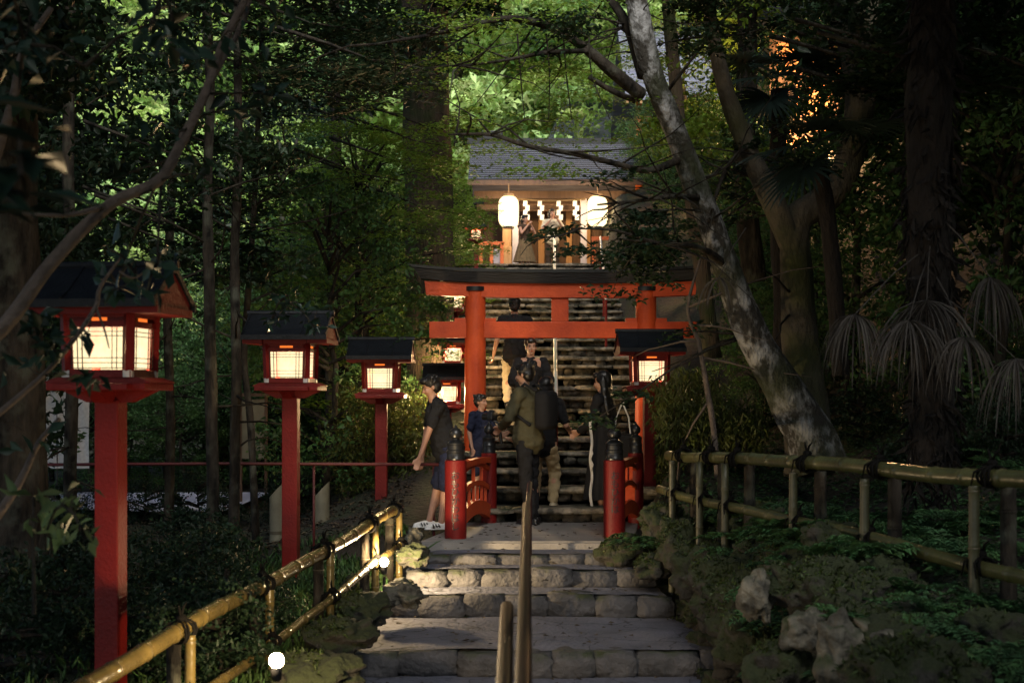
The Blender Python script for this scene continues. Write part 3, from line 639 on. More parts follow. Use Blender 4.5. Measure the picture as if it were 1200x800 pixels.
# ------------------------------------------------------------------ buildings on the right
def hall(name,lab,x0,x1,y0,dep,zb,zw,rr,wallm,roofm,over=1.0,lat=True):
    t=thing(name,lab,'building',((x0+x1)/2,y0,zb)); w=x1-x0
    mb=MB(); mb.box((0,dep/2,zw/2-.5),(w-.1,dep,zw+1)); mb.build('wall',wallm,t)
    n=max(3,int(w/1.1))
    for i in range(n+1):
        mb=MB(); mb.box((-w/2+w*i/n,-.03,zw/2),(.16,.16,zw)); mb.build('post',ORG if lat else WOODD,t)
    for zz in (.4,zw*.62,zw-.1):
        mb=MB(); mb.box((0,-.04,zz),(w,.10,.13)); mb.build('beam',ORG if lat else WOODD,t)
    for i in range(n):
        if i%2: continue
        xc=-w/2+w*(i+.5)/n; wf=MB(); wf.box((xc,-.02,zw*.42),(w/n-.3,.05,zw*.34)); f=wf.build('window',DARKI if not lat else PLAST,t); mb=MB(); k=0; xx=xc-(w/n-.3)/2
        while xx<xc+(w/n-.3)/2: mb.box((xx,-.055,zw*.42),(.03,.02,zw*.34)); xx+=.11
        mb.build('lattice',WOODD,f)
    mb=MB(); pr=[(-over,zw-.05),(dep/2,zw+rr),(dep+over,zw-.05),(dep+over,zw+.1),(dep/2,zw+rr+.2),(-over,zw+.1)]; mb.prism(pr,'x',-w/2-over*.7,w/2+over*.7)
    for i in range(12):
        u=i/12; mb.box((0,-over+u*(dep/2+over),zw+.1+u*(rr+.1)+.02),(w+over*1.4,.05,.05))
    r=mb.build('roof',roofm,t); mb=MB(); mb.box((0,dep/2,zw+rr+.25),(w+over*1.5,.3,.25)); mb.build('ridge',BLK,r)
    k=0; xx=-w/2-over*.6
    while xx<w/2+over*.6: mb=MB(); mb.bar((xx,-over+.03,zw-.10),(xx,0.2,zw+.02),.07,.09); mb.build('rafter',WOODL,r); xx+=.4
    return t
hall('shrine_hall','lamplit shrine hall with orange plaster walls high among the trees at right',X(905,33),X(1012,33),33,5,Zh(128,33)-1,Zh(42,33)-Zh(128,33)+1,1.6,PLAST,ROOFM,.9,False)
hall('shrine_office','lamplit lattice-fronted shrine office behind the forked trunks at right',X(748,42),X(885,42),42,5,Zh(280,42),Zh(120,42)-Zh(280,42),2.6,PLAST,SHING,.6)
# tall pale stone lantern-like roof tip behind gate
t=thing('hall_roof','grey-blue shingled roof of a further hall rising behind the gate','building',(X(712,50),50,6.5)); zz=Zh(95,50)-6.5
mb=MB(); mb.add([(-2.2,-2,zz-2.6),(2.4,-2,zz-2.6),(1.9,.6,zz-.1),(-1.3,.6,zz-.1),(-1.5,.6,zz),(2.0,.6,zz)],[(0,1,2,3),(3,2,5,4)]); mb.build('roof',SHING,t)
mb=MB(); mb.box((.1,.65,zz+.05),(3.6,.3,.3)); mb.build('ridge',SHING,t); mb=MB(); mb.box((0,1.4,(zz-2.6)/2-.5),(4,2.6,zz-2.0+1)); mb.build('wall',WOODD,t)
# ------------------------------------------------------------------ people
def cone(mb,a,b,ra,rb,n=12):
    a=Vector(a); b=Vector(b); d=(b-a); L=d.length; d.normalize(); pts=[];rad=[]
    for i in range(4): th=PI/2*(i+.2)/4; pts.append(a-d*ra*math.cos(th)); rad.append(ra*math.sin(th))
    for i in range(5): u=i/4; pts.append(a+d*L*u); rad.append(ra+(rb-ra)*u)
    for i in range(4): th=PI/2*(3-i+.2)/4; pts.append(b+d*rb*math.cos(th)); rad.append(rb*math.sin(th))
    mb.tube(pts,rad,n)
def fuse(mb,name,m,parent,vox=.012,sm=6,wr=0,seed=0):
    me=bpy.data.meshes.new(name); me.from_pydata(mb.v,[],mb.f); o=bpy.data.objects.new(name,me); COL.objects.link(o)
    bm=bmesh.new(); bm.from_mesh(me); bmesh.ops.recalc_face_normals(bm,faces=bm.faces); bm.to_mesh(me); bm.free()
    a=o.modifiers.new('r','REMESH'); a.mode='VOXEL'; a.voxel_size=vox
    b=o.modifiers.new('s','SMOOTH'); b.iterations=sm; b.factor=.5
    bpy.context.view_layer.update()
    m2=bpy.data.meshes.new_from_object(o.evaluated_get(bpy.context.evaluated_depsgraph_get())); o.modifiers.clear(); o.data=m2; bpy.data.meshes.remove(me)
    n=len(m2.vertices); co=np.empty(n*3); m2.vertices.foreach_get('co',co); co=co.reshape(-1,3)
    if wr:
        no=np.empty(n*3); m2.vertices.foreach_get('normal',no); no=no.reshape(-1,3)
        d=np.array([noise.noise(Vector((c[0]*9+seed,c[1]*9,c[2]*16)))+.5*noise.noise(Vector((c[0]*22,c[1]*22+seed,c[2]*30))) for c in co])*wr
        co=co+no*d[:,None]; m2.vertices.foreach_set('co',co.ravel())
    m2.materials.clear(); m2.materials.append(m); m2.polygons.foreach_set('use_smooth',[True]*len(m2.polygons)); m2.update()
    o.parent=parent; o.name=name; return o
BASE=dict(pel=(0,0,.94),wai=(0,0,1.09),che=(0,-.005,1.28),nek=(0,.0,1.43),hed=(0,-.015,1.60),
 shL=(.175,0,1.395),elL=(.225,.03,1.12),wrL=(.235,-.04,.88),shR=(-.175,0,1.395),elR=(-.225,.03,1.12),wrR=(-.235,-.04,.88),
 hiL=(.09,0,.90),knL=(.10,-.02,.48),anL=(.10,.02,.085),hiR=(-.09,0,.90),knR=(-.10,-.02,.48),anR=(-.10,.02,.085))
def person(lab,loc,face,height,j={},lean=0,top=C_BLACK,sleeve='half',bottom=None,blen='long',skirt=None,hair='short',shoes=BLK,fac=True,headturn=0,headnod=0,girl=False,hold=None,robe=None):
    """face: heading in degrees, 0 looks at the camera, -90 to the left, 90 to the right, 180 away"""
    t=thing('person',lab,'person',loc,R(face)); s=height/1.70; t.scale=(s,s,s)
    J={k:Vector(v) for k,v in BASE.items()}
    for k,v in j.items(): J[k]=Vector(v)
    if lean:
        q=Matrix.Rotation(R(lean),3,'X'); P0=J['pel'].copy()
        for k in ('wai','che','nek','hed','shL','shR')+tuple(x for x in ('elL','wrL','elR','wrR') if x not in j): J[k]=P0+q@(J[k]-P0)
    g=.92 if girl else 1
    mb=MB(); 
    cone(mb,J['pel'],J['wai'],.125*g,.11*g); cone(mb,J['wai'],J['che'],.105*g,.125*g); mb.ell(J['che']+Vector((0,0,.04)),(.165*g,.105,.14)); cone(mb,J['nek']-Vector((0,0,.04)),J['hed']-Vector((0,0,.06)),.055*g,.05*g)
    for S in 'LR':
        cone(mb,J['che']+(J['sh'+S]-J['che'])*.5+Vector((0,0,.06)),J['sh'+S],.06,.056*g); cone(mb,J['sh'+S],J['el'+S],.050*g,.038*g); cone(mb,J['el'+S],J['wr'+S],.038*g,.025*g)
        cone(mb,J['hi'+S],J['kn'+S],.085*g,.055*g); cone(mb,J['kn'+S],J['an'+S],.056*g,.036*g); mb.ell(J['kn'+S]*.62+J['an'+S]*.38+Vector((0,.018,0)),(.05,.05,.09))
        a=J['an'+S]; cone(mb,a+Vector((0,.02,-.045)),a+Vector((0,-.14,-.055)),.035,.028)
        # hand: palm, four fingers, thumb
        w=J['wr'+S]; d=(w-J['el'+S]).normalized(); sg=1 if S=='L' else -1
        fr=Vector((0,-1,0)); fr=(fr-d*fr.dot(d)); fr=fr.normalized() if fr.length>.2 else Vector((1,0,0)); pl=d.cross(fr).normalized()*sg
        for k in range(4):
            o=fr*(.027-.018*k); k0=w+d*.02+o*.7; k1=w+d*.085+o
            cone(mb,k0,k1,.0155,.0125,8); L=(.062,.072,.068,.052)[k]; k2=k1+(d*.9-pl*.35).normalized()*L*.55; k3=k2+(d*.5-pl*.8).normalized()*L*.5
            cone(mb,k1,k2,.0105,.0095,8); cone(mb,k2,k3,.0095,.008,8)
        h0=w+d*.03+fr*.022; h1=h0+(d*.6+fr*.75).normalized()*.04; cone(mb,h0,h1,.014,.011,8); cone(mb,h1,h1+(d*.9+fr*.1-pl*.3).normalized()*.035,.011,.009,8)
    hd=J['hed']; q=Matrix.Rotation(R(headturn),3,'Z')@Matrix.Rotation(R(headnod),3,'X'); 
    H=lambda x,y,z: hd+q@Vector((x,y,z))
    mb.ell(H(0,.012,.035),(.074,.093,.088),q); mb.ell(H(0,-.03,-.03),(.058,.055,.075),q); mb.ell(H(0,-.052,-.085),(.028,.026,.022),q); mb.ell(H(0,-.02,-.055),(.052,.055,.05),q)
    cone(mb,H(0,-.082,.018),H(0,-.104,-.022),.009,.014,8); mb.ell(H(0,-.083,-.052),(.024,.012,.008),q)
    for sg in (-1,1): mb.ell(H(sg*.074,.012,-.005),(.010,.018,.030),q); mb.ell(H(sg*.036,-.068,-.02),(.022,.02,.022),q)
    fuse(mb,'body',SKIN,t,.0095,3)
    if fac:
        for sg in (-1,1):
            e=MB(); e.ell(H(sg*.030,-.077,.012),(.013,.006,.006),q); e.build('eye',BLK,t,smooth=True)
            e=MB(); e.ell(H(sg*.031,-.082,.032),(.018,.006,.0045),q); e.build('eyebrow',HAIR,t,smooth=True)
        e=MB(); e.ell(H(0,-.0935,-.052),(.020,.005,.0045),q); e.build('mouth',REDB,t,smooth=True)
    # hair
    mb=MB(); mb.ell(H(0,.028,.052),(.089,.098,.092),q,n=18,nz=.07,seed=height*9); mb.ell(H(0,.055,.0),(.082,.068,.085),q,nz=.06,seed=3); mb.ell(H(0,-.045,.092),(.068,.055,.040),q,nz=.12,seed=height*5)
    if hair=='long':
        for k in range(7):
            u=-1+2*k/6; a=H(u*.07,.04,.03); b=J['nek']+Vector((u*.11,.075+.02*(1-abs(u)),-.10)); c=J['che']+Vector((u*.12,.115,-.06)); cone(mb,a,b,.045,.04,8); cone(mb,b,c,.04,.022,8)
    elif hair=='bob':
        for k in range(7):
            u=-1+2*k/6; a=H(u*.07,.045*(1-u*u*.4),.03); b=H(u*.085,.05*(1-abs(u)*.6),-.085); cone(mb,a,b,.04,.026,8)
    elif hair=='tail':
        cone(mb,H(0,.09,.04),H(0,.15,.0),.03,.035); cone(mb,H(0,.15,.0),H(0,.14,-.16),.035,.012)
    else:
        for k in range(26):
            a=random.uniform(-.5,PI+.5); z=random.uniform(0,.12); cone(mb,H(.07*math.cos(a),.03+.075*math.sin(a),z),H(.093*math.cos(a),.035+.10*math.sin(a),z+random.uniform(-.02,.035)),.018,.006,6)
    fuse(mb,'hair',HAIR,t,.008,0,.009)
    # top
    if top:
        mb=MB(); e=.022; cone(mb,J['pel']+Vector((0,0,-.03)),J['wai'],.160*g+e,.13*g+e); cone(mb,J['wai'],J['che'],.12*g+e,.13*g+e); mb.ell(J['che']+Vector((0,0,.035)),(.175*g+e*.5,.115+e*.5,.145)); cone(mb,J['che']+Vector((0,0,.1)),J['nek'],.10,.068)
        fr_={'none':0,'half':.75,'long':1}[sleeve]
        for S in 'LR':
            cone(mb,J['che']+(J['sh'+S]-J['che'])*.5+Vector((0,0,.06)),J['sh'+S],.075,.073*g)
            if fr_: cone(mb,J['sh'+S],J['sh'+S].lerp(J['el'+S],min(1,fr_)),.070*g,.062*g)
            if fr_==1: cone(mb,J['el'+S],J['el'+S].lerp(J['wr'+S],.9),.060,.046)
        fuse(mb,'shirt',top,t,.012,2,.016,height)
    if bottom:
        mb=MB(); e=.0; cone(mb,J['pel']+Vector((0,0,.02)),J['pel']-Vector((0,0,.02)),.125*g+e,.128*g+e)
        for S in 'LR':
            if blen=='short': cone(mb,J['hi'+S],J['hi'+S].lerp(J['kn'+S],.92),.10,.095)
            else: cone(mb,J['hi'+S]-Vector((0,0,.05)),J['kn'+S],.094*g,.078*g); cone(mb,J['kn'+S],J['kn'+S].lerp(J['an'+S],.93),.078*g,.066*g)
        fuse(mb,'shorts' if blen=='short' else 'trousers',bottom,t,.012,2,.016,height+3)
    if skirt:
        m_,zl,rl=skirt; mb=MB(); n=56; zt=J['wai'].z; vs=[];rows=10; fs=[]
        for i in range(rows+1):
            u=i/rows; r=.13+(rl-.13)*u**.8
            for k in range(n): a=2*PI*k/n; rr=r*(1+.07*u*math.sin(k*PI/2)+.03*u*math.sin(3*a+height)); vs.append((J['pel'].x+rr*math.cos(a),J['pel'].y+rr*.85*math.sin(a),zt+(zl-zt)*u))
        for i in range(rows):
            for k in range(n): fs.append((i*n+k,i*n+(k+1)%n,(i+1)*n+(k+1)%n,(i+1)*n+k))
        mb.add(vs,fs); mb.build('skirt',m_,t,smooth=True)
    if robe:
        mb=MB(); cone(mb,J['che'],J['wai'],.15,.135); cone(mb,J['wai'],J['pel'],.135,.15); cone(mb,J['pel'],Vector((0,0,.55)),.155,.16); cone(mb,Vector((0,0,.55)),Vector((0,0,.20)),.16,.17); cone(mb,J['che']+Vector((0,0,.1)),J['nek'],.12,.07)
        for S in 'LR': cone(mb,J['sh'+S],J['el'+S],.075,.08); cone(mb,J['el'+S],J['wr'+S],.08,.075); cone(mb,J['el'+S]-Vector((0,0,.07)),J['wr'+S]-Vector((0,0,.08)),.05,.06)
        fuse(mb,'robe',robe,t,.014,3,.018,height)
    for S in 'LR':
        a=J['an'+S]; mb=MB(); cone(mb,a+Vector((0,.035,-.048)),a+Vector((0,-.06,-.045)),.042,.043); cone(mb,a+Vector((0,-.06,-.047)),a+Vector((0,-.155,-.058)),.043,.030); mb.box(a+Vector((0,-.055,-.078)),(.085,.27,.016),bev=.004)
        fuse(mb,'shoe',shoes,t,.008,2)
    return t
def part(mb,name,m,parent,smooth=True): return mb.build(name,m,parent,smooth=smooth,angle=50)
# boy leaning on the rail, facing left, legs apart
p1=(X(521,15.35),15.25,-.02)
P=person('boy in black t-shirt, navy shorts and white striped trainers leaning on the red rail',p1,-78,1.60,
 dict(elL=(.20,-.20,1.10),wrL=(.16,-.30,.80),elR=(-.22,-.16,1.10),wrR=(-.20,-.22,.78),hiL=(.09,.04,.86),knL=(.11,.00,.46),anL=(.11,-.05,.085),hiR=(-.09,.04,.86),knR=(-.10,-.05,.47),anR=(-.10,-.15,.09),pel=(0,.05,.90)),
 lean=11,top=C_BLACK,sleeve='half',bottom=C_NAVY,blen='short',shoes=SHOE,headnod=22)
for sgn,an in ((1,(.11,-.05)),(-1,(-.10,-.15))):
    mb=MB()
    for k in range(3):
        for s in (-1,1): mb.box((an[0]+s*.046,an[1]-.03-.032*k,.045),(.004,.012,.045),Matrix.Rotation(R(25),3,'X'))
    part(mb,'shoe_stripe',BLK,P,False)
# child
P=person('child in navy t-shirt standing behind the rear bridge post, face turned to the right',(X(563,16.3),16.3,.17),48,1.20,
 dict(elL=(.24,-.10,1.12),wrL=(.30,-.34,1.02)),top=C_NAVY,sleeve='half',bottom=C_NAVY,blen='short',shoes=SHOE,headturn=10)
# man with camera
P=person('man in dark olive shirt and black wide trousers, side-on, holding a camera on a stabiliser',(X(619,15.85),15.62,.0),-118,1.70,
 dict(elL=(.25,-.10,1.14),wrL=(.12,-.27,1.04),elR=(-.26,-.10,1.12),wrR=(-.08,-.28,.98),anL=(.10,.10,.085),knL=(.11,.02,.48)),lean=3,top=C_OLIVE,sleeve='long',bottom=C_BLACK,shoes=BLK,headnod=8)
mb=MB(); cone(mb,(.0,-.33,.86),(.0,-.36,1.07),.018,.015); cone(mb,(0,-.36,1.07),(.03,-.42,1.11),.014,.014); part(mb,'handle',CAMM,tag(thing('camera_stabiliser','black camera on a stabiliser held out by the man in olive','camera',P.location,P.rotation_euler.z)))
cam_t=[o for o in COL.objects if o.name=='camera_stabiliser'][0]; cam_t['label']='black camera on a stabiliser held out by the man in olive'; cam_t['category']='camera'
mb=MB(); mb.box((.03,-.43,1.15),(.13,.07,.09),bev=.012); mb.box((.03,-.43,1.205),(.05,.05,.03),bev=.008); part(mb,'camera_body',CAMM,cam_t)
mb=MB(); mb.tube([(.03,-.46,1.145),(.03,-.54,1.145)],[.035,.038],16); part(mb,'lens',BLK,cam_t)
# backpack on him
mb=MB(); mb.box((.03,.23,1.22),(.32,.17,.42),bev=.06); bp=tag(thing('backpack','bulky black backpack worn by the man in olive','backpack',P.location,P.rotation_euler.z)); part(mb,'bag',C_BLACK,bp)
mb=MB()
for s in (-1,1): mb.tube([(s*.11,.16,1.42),(s*.13,.02,1.50),(s*.14,-.13,1.38),(s*.14,-.12,1.2),(s*.15,.10,1.06)],.018,6)
part(mb,'strap',C_BLACK,bp)
# woman walking up behind him, beige trousers, hand on rail
P=person('person in black top and beige trousers stepping up behind the man in olive',(X(636,16.35),16.3,.0),165,1.58,
 dict(elL=(.26,-.02,1.12),wrL=(.22,-.26,1.10),elR=(-.26,-.12,1.12),wrR=(-.25,-.34,1.05),knR=(-.10,-.20,.56),anR=(-.10,-.12,.20),anL=(.1,.12,.10)),lean=14,top=C_BLACK,sleeve='half',bottom=C_BEIGE,hair='bob',fac=False,shoes=C_CREAM)
# woman with long black hair on the right
P=person('woman with long black hair in a black dress standing behind the right bridge post',(X(707,16.2),16.2,.02),-115,1.60,
 dict(elL=(.22,-.06,1.12),wrL=(.16,-.24,1.02)),top=C_BLACK,sleeve='long',skirt=(C_BLACK,.22,.27),hair='long',girl=True,headnod=10)
mb=MB(); x=X(693,15.9); t=thing('long_scarf','long narrow white scarf hanging at the side of the long-haired woman','scarf',(x,15.95,0)); vs=[];n=20
for i in range(n+1):
    z=.02+1.08*i/n
    for k in range(3): vs.append((-.014+.014*k+.01*math.sin(i*.9),.012*math.sin(i*.7+k),z))
mb.add(vs,[(i*3+k,i*3+k+1,i*3+4+k,i*3+3+k) for i in range(n) for k in range(2)]); mb.build('cloth',C_WHITE,t,smooth=True)
mb=MB(); mb.tube([(.0,-.015,.55),(.02,-.02,.62),(-.01,-.02,.68),(.015,-.02,.74),(0,-.02,.80)],.008,6); mb.build('tassel',C_WHITE,t,smooth=True)
mb=MB(); mb.box((0,0,.0),(.26,.10,.30),bev=.03); bg=thing('shoulder_bag','dark shoulder bag with pale straps at the hip of the long-haired woman','bag',(X(729,16.3),16.25,.80)); part(mb,'bag',C_BLACK,bg)
mb=MB()
for s in (-1,1): mb.tube([(s*.09,0,.14),(s*.07,0,.33),(0,0,.50),(-s*.02,0,.5)],.009,6)
part(mb,'strap',C_WHITE,bg)
# couple on the stairs
P=person('person in black t-shirt and cream trousers climbing the stairs, back to the camera',(X(603,20.2),20.2,1.06),180,1.66,
 dict(elL=(.25,.06,1.12),wrL=(.30,-.08,.90),elR=(-.25,.02,1.12),wrR=(-.22,-.14,.96),knL=(.10,-.2,.60),anL=(.10,-.05,.25)),top=C_BLACK,sleeve='half',bottom=C_CREAM,fac=False)
P=person('person in a long black robe coming down the stairs, face to the camera',(X(622,18.0),18.0,.56),8,1.50,
 dict(elL=(.26,-.02,1.14),wrL=(.15,-.22,1.02),elR=(-.26,-.04,1.14),wrR=(-.16,-.24,1.10)),top=None,robe=C_BLACK,hair='short')
# two at the gate
P=person('woman in brown camisole and pleated tan skirt raising a phone at the shrine gate',(X(615,37.8),37.8,4.46),38,1.60,
 dict(elL=(.24,-.16,1.22),wrL=(.06,-.20,1.46),elR=(-.24,-.16,1.20),wrR=(-.05,-.22,1.44)),top=C_BROWN,sleeve='none',skirt=(C_TAN,.42,.33),hair='tail',girl=True)
P=person('person in cream blouse and brown trousers with hands at the face at the shrine gate',(X(647,38),38.0,4.5),10,1.74,
 dict(elL=(.28,-.14,1.20),wrL=(.08,-.24,1.45),elR=(-.28,-.12,1.20),wrR=(-.10,-.20,1.40)),top=C_CREAM,sleeve='half',bottom=C_BROWN,hair='bob')
# ------------------------------------------------------------------ vegetation
def limb(mb,pts,w,seed=0,n=12,wob=.16,sub=4):
    """pts in pixels (px,py,D); w in metres; Catmull-Rom smoothed tapering limb"""
    P=[W(*p) if not isinstance(p,Vector) else p for p in pts]; o=[];r=[]
    for i in range(len(P)-1):
        p0=P[max(0,i-1)];p1=P[i];p2=P[i+1];p3=P[min(len(P)-1,i+2)]
        for k in range(sub):
            t=k/sub; o.append(.5*((2*p1)+(p2-p0)*t+(2*p0-5*p1+4*p2-p3)*t*t+(3*p1-p0-3*p2+p3)*t**3)); r.append(w[i]*(1-t)+w[i+1]*t)
    o.append(P[-1]); r.append(w[-1]); mb.tube(o,[x/2 for x in r],n,wob=wob,seed=seed); return o
def twigs(mb,path,n,L,r,seed,down=0):
    random.seed(seed); ends=[]
    for i in range(n):
        p=path[random.randrange(len(path)//4,len(path))]; d=Vector((random.uniform(-1,1),random.uniform(-1,1),random.uniform(-.3-down,.6-down))).normalized(); l=L*random.uniform(.5,1.3); pts=[p]
        for k in range(4): d=(d+Vector((random.uniform(-.35,.35),random.uniform(-.35,.35),random.uniform(-.3,.2)-down*.1))).normalized(); pts.append(pts[-1]+d*l/4)
        mb.tube(pts,[r,r*.8,r*.55,r*.4,r*.2],5); ends+=pts[2:]
    return ends
# big forked tree on the right bank
t=thing('big_forked_tree','large forked tree with pale lichen patches leaning over the steps from the right bank','tree',(0,0,0))
mb=MB()
A1=limb(mb,[(962,548,13.4),(948,510,13.4),(916,452,13.3),(881,392,13.2),(851,312,13.1),(822,232,13.0),(790,152,12.9),(762,78,12.8),(742,-20,12.7),(728,-140,12.7)],[.54,.45,.35,.29,.25,.22,.20,.195,.19,.18],1,18,.12)
mb.build('trunk',BARKL,t,smooth=True); mb=MB()
A2=limb(mb,[(950,555,13.6),(945,480,13.7),(938,400,13.8),(934,330,13.8),(932,262,13.8),(958,238,13.8),(985,212,13.8),(1005,150,13.8),(1018,80,13.8),(1015,-10,13.8),(1010,-160,13.8)],[.5,.40,.33,.30,.29,.27,.25,.25,.25,.26,.25],2,16,.14)
A3=limb(mb,[(934,300,13.8),(905,235,13.7),(872,165,13.6),(848,95,13.5),(832,20,13.4),(820,-80,13.3)],[.27,.22,.18,.15,.13,.12],3,12)
A4=limb(mb,[(985,212,13.8),(1000,120,14.3),(985,30,14.6),(960,-60,15)],[.22,.16,.14,.12],4,10)
mb.build('limb',mat('mossy_dark_bark',(.10,.085,.062),.95,(.026,.022,.016),6,1.4,18,stretch=(1,1,.5),moss=((.040,.045,.012),1.6,0,.56)),t,smooth=True)
mb=MB(); ends=[]
A5=limb(mb,[(752,112,12.8),(715,82,12.6),(680,52,12.5),(640,30,12.3),(590,22,12.2),(520,38,12.1),(440,52,12)],[.13,.11,.085,.07,.05,.035,.02],5,8)
A6=limb(mb,[(800,185,12.95),(760,200,12.6),(715,190,12.4),(670,180,12.3),(620,172,12.2),(575,158,12.1),(525,158,12.0)],[.085,.06,.05,.045,.04,.03,.015],6,8)
A7=limb(mb,[(756,90,12.8),(735,30,12.9),(705,-15,13)],[.12,.09,.07],7,8)
A8=limb(mb,[(690,60,12.5),(640,62,12.3),(585,72,12.2),(530,78,12.1)],[.05,.035,.025,.012],8,6)
A9=limb(mb,[(745,118,12.9),(720,108,12.9),(690,90,12.9)],[.06,.05,.04],9,6)
for a,b in ((640,628),(660,655),(606,600),(690,700)): limb(mb,[(a,40,12.3),(a+4,90,12.3),(b+15,140,12.3)],[.018,.013,.008],a,5)
A10=limb(mb,[(851,312,13.1),(820,290,12.6),(770,285,12.3),(720,270,12.2),(670,268,12.1)],[.09,.06,.04,.025,.012],10,6)
A11=limb(mb,[(822,232,13.0),(790,230,12.5),(750,235,12.3),(700,240,12.2)],[.07,.05,.03,.015],11,6)
A12=limb(mb,[(881,165,13.6),(850,200,13.2),(830,260,12.9)],[.06,.04,.02],12,6)
for i,a in enumerate((A5,A6,A7,A8,A10,A11,A12)): ends+=twigs(mb,a,12,.9,.011,i+50)
for i,a in enumerate((A1,A2,A3)): ends+=twigs(mb,a,8,1.3,.018,i+70)
mb.build('branch',BARKD,t,smooth=True)
random.seed(21)
ends=[e for e in ends if (e.x*F/e.y+600)>690 or e.z>CZ+HY/F*e.y*.9]
C=boxc(700,800,200,310,11.9,13.2,30)+boxc(640,720,268,295,11.9,12.6,7)+boxc(740,840,250,330,12.5,14,40)
C+=[tuple(e) for e in random.sample(ends,min(len(ends),100))]
C+=boxc(740,830,-30,60,11.5,14,40)+boxc(790,1010,-70,15,11,14,40)+boxc(1000,1100,-60,90,11,14,30)
def trpx(py): 
    T_=[(548,962),(510,948),(452,916),(392,881),(312,851),(232,822),(152,790),(78,762),(-20,742),(-200,725)]
    for (a,b),(c,d) in zip(T_,T_[1:]):
        if a>=py>=c: return b+(d-b)*(a-py)/(a-c)
    return 742
C=[c for c in C if (Vector((c[0]*F/c[1]+600-700,HY-(c[2]-CZ)*F/c[1]-248)).length>46) and not (600<c[0]*F/c[1]+600<690 and 150<HY-(c[2]-CZ)*F/c[1]<262)]
C=[c for c in C if not (c[1]<13.9 and abs(c[0]*F/c[1]+600-trpx(HY-(c[2]-CZ)*F/c[1]))<62)]
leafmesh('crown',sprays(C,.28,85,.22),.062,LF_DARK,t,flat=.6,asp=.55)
C=boxc(560,760,60,185,12.4,15.5,18)+boxc(530,700,60,205,12,14,30)+boxc(440,700,-30,40,11.5,14,22)
leafmesh('light_foliage',sprays(C,.34,90,.08,.12),.042,LF_MAPLE,t,flat=.75,asp=.5)
# background trunks behind it
def trunk_tree(name,lab,pts,w,m,cat='tree',crown=None,grp=None,seed=1,cm=LF_DARK,cs=.1,cr=.5,cn=120,tw=0):
    t=thing(name,lab,cat,(0,0,0),0,grp); mb=MB(); a=limb(mb,pts,w,seed,14 if w[0]>.3 else 9,.10 if w[0]>.3 else .14)
    mb.build('trunk',m,t,smooth=True)
    if tw: mb=MB(); twigs(mb,a,tw,1.2,.013,seed+9); mb.build('branch',m,t,smooth=True)
    if crown: leafmesh('crown',sprays(crown,cr,cn,.3),cs,cm,t,flat=.5)
    return a
random.seed(5)
trunk_tree('slim_tree','slim dark tree between the fork of the big tree and the lamplit hall',[(884,330,17),(872,200,17),(876,80,17),(874,-60,17)],[.30,.26,.24,.22],BARKD,crown=boxc(800,900,-60,20,16,19,16),cm=LF_MAPLE,cs=.09)
trunk_tree('slim_tree','slim mossy tree directly behind the lichen-covered trunk',[(835,420,16.5),(815,260,16.5),(795,140,16.5),(780,-40,16.5)],[.2,.18,.16,.14],BARKC,crown=boxc(760,860,60,180,16,18,14),cm=LF_MAPLE,cs=.08)
trunk_tree('slim_tree','crooked sapling leaning left behind the hanging moss at the bank edge',[(841,560,13.2),(836,500,13.2),(826,440,13.2),(818,400,13.2),(806,360,13.2),(822,300,13.2)],[.06,.055,.05,.04,.03,.02],BARKP,tw=5)
# cedars
trunk_tree('cedar_tree','broad cedar trunk rising between the torii and the left lantern posts',[(508,560,23),(505,400,23),(503,250,23),(499,100,23),(496,-60,23)],[.86,.80,.76,.73,.70],BARKC,crown=boxc(400,480,-40,110,20,26,20)+boxc(520,560,-40,20,20,24,6),cm=LF_DARK,cs=.16,cr=.8)
trunk_tree('cedar_tree','dark cedar trunk at the left edge of the picture',[(22,760,12.5),(20,500,12.5),(14,250,12.5),(6,-60,12.5)],[.62,.50,.47,.45],BARKD,crown=boxc(-60,80,-80,120,11,14,24),cm=LF_DARK,cs=.12)
# thin trunks on the left
random.seed(9)
for i,(pts,w,lab) in enumerate((
 ([(247,700,13.9),(249,560,13.9),(247,450,13.9),(245,340,13.9),(243,230,13.9),(246,100,13.9),(238,-60,13.9)],[.14,.12,.115,.11,.10,.09,.08],'slim grey-spotted tree, leftmost of the pair between the first two lantern posts'),
 ([(272,700,14.6),(275,560,14.6),(277,430,14.6),(275,300,14.6),(279,180,14.6),(276,-60,14.6)],[.12,.11,.105,.10,.09,.08],'slim dark tree, rightmost of the pair between the first two lantern posts'),
 ([(300,640,16),(294,500,16),(286,420,16),(292,330,16),(300,200,16),(310,-40,16)],[.09,.08,.075,.07,.06,.05],'thin crooked tree in front of the pale notice board'),
 ([(88,700,15),(82,560,15),(86,400,15),(80,200,15),(84,-40,15)],[.16,.14,.13,.12,.10],'slim tree just right of the pale cloth banners'),
 ([(196,640,19),(200,500,19),(196,350,19),(204,150,19),(200,-40,19)],[.14,.12,.12,.11,.10],'slim tree behind the nearest lantern post, by the road'),
 ([(392,600,24),(388,400,24),(394,200,24),(390,-40,24)],[.24,.2,.18,.15],'dark tree trunk far behind the third lantern post'))):
    px=pts[0][0]; D=pts[0][2]
    trunk_tree('slim_tree',lab,pts,w,BARKD,crown=boxc(px-70,px+70,-40,330,D-1.5,D+1.5,13),cm=(LF_DARK,LF_DARK,LF_MID)[i%3],cs=.085,cr=.38,cn=130,tw=14,seed=i*7+3)
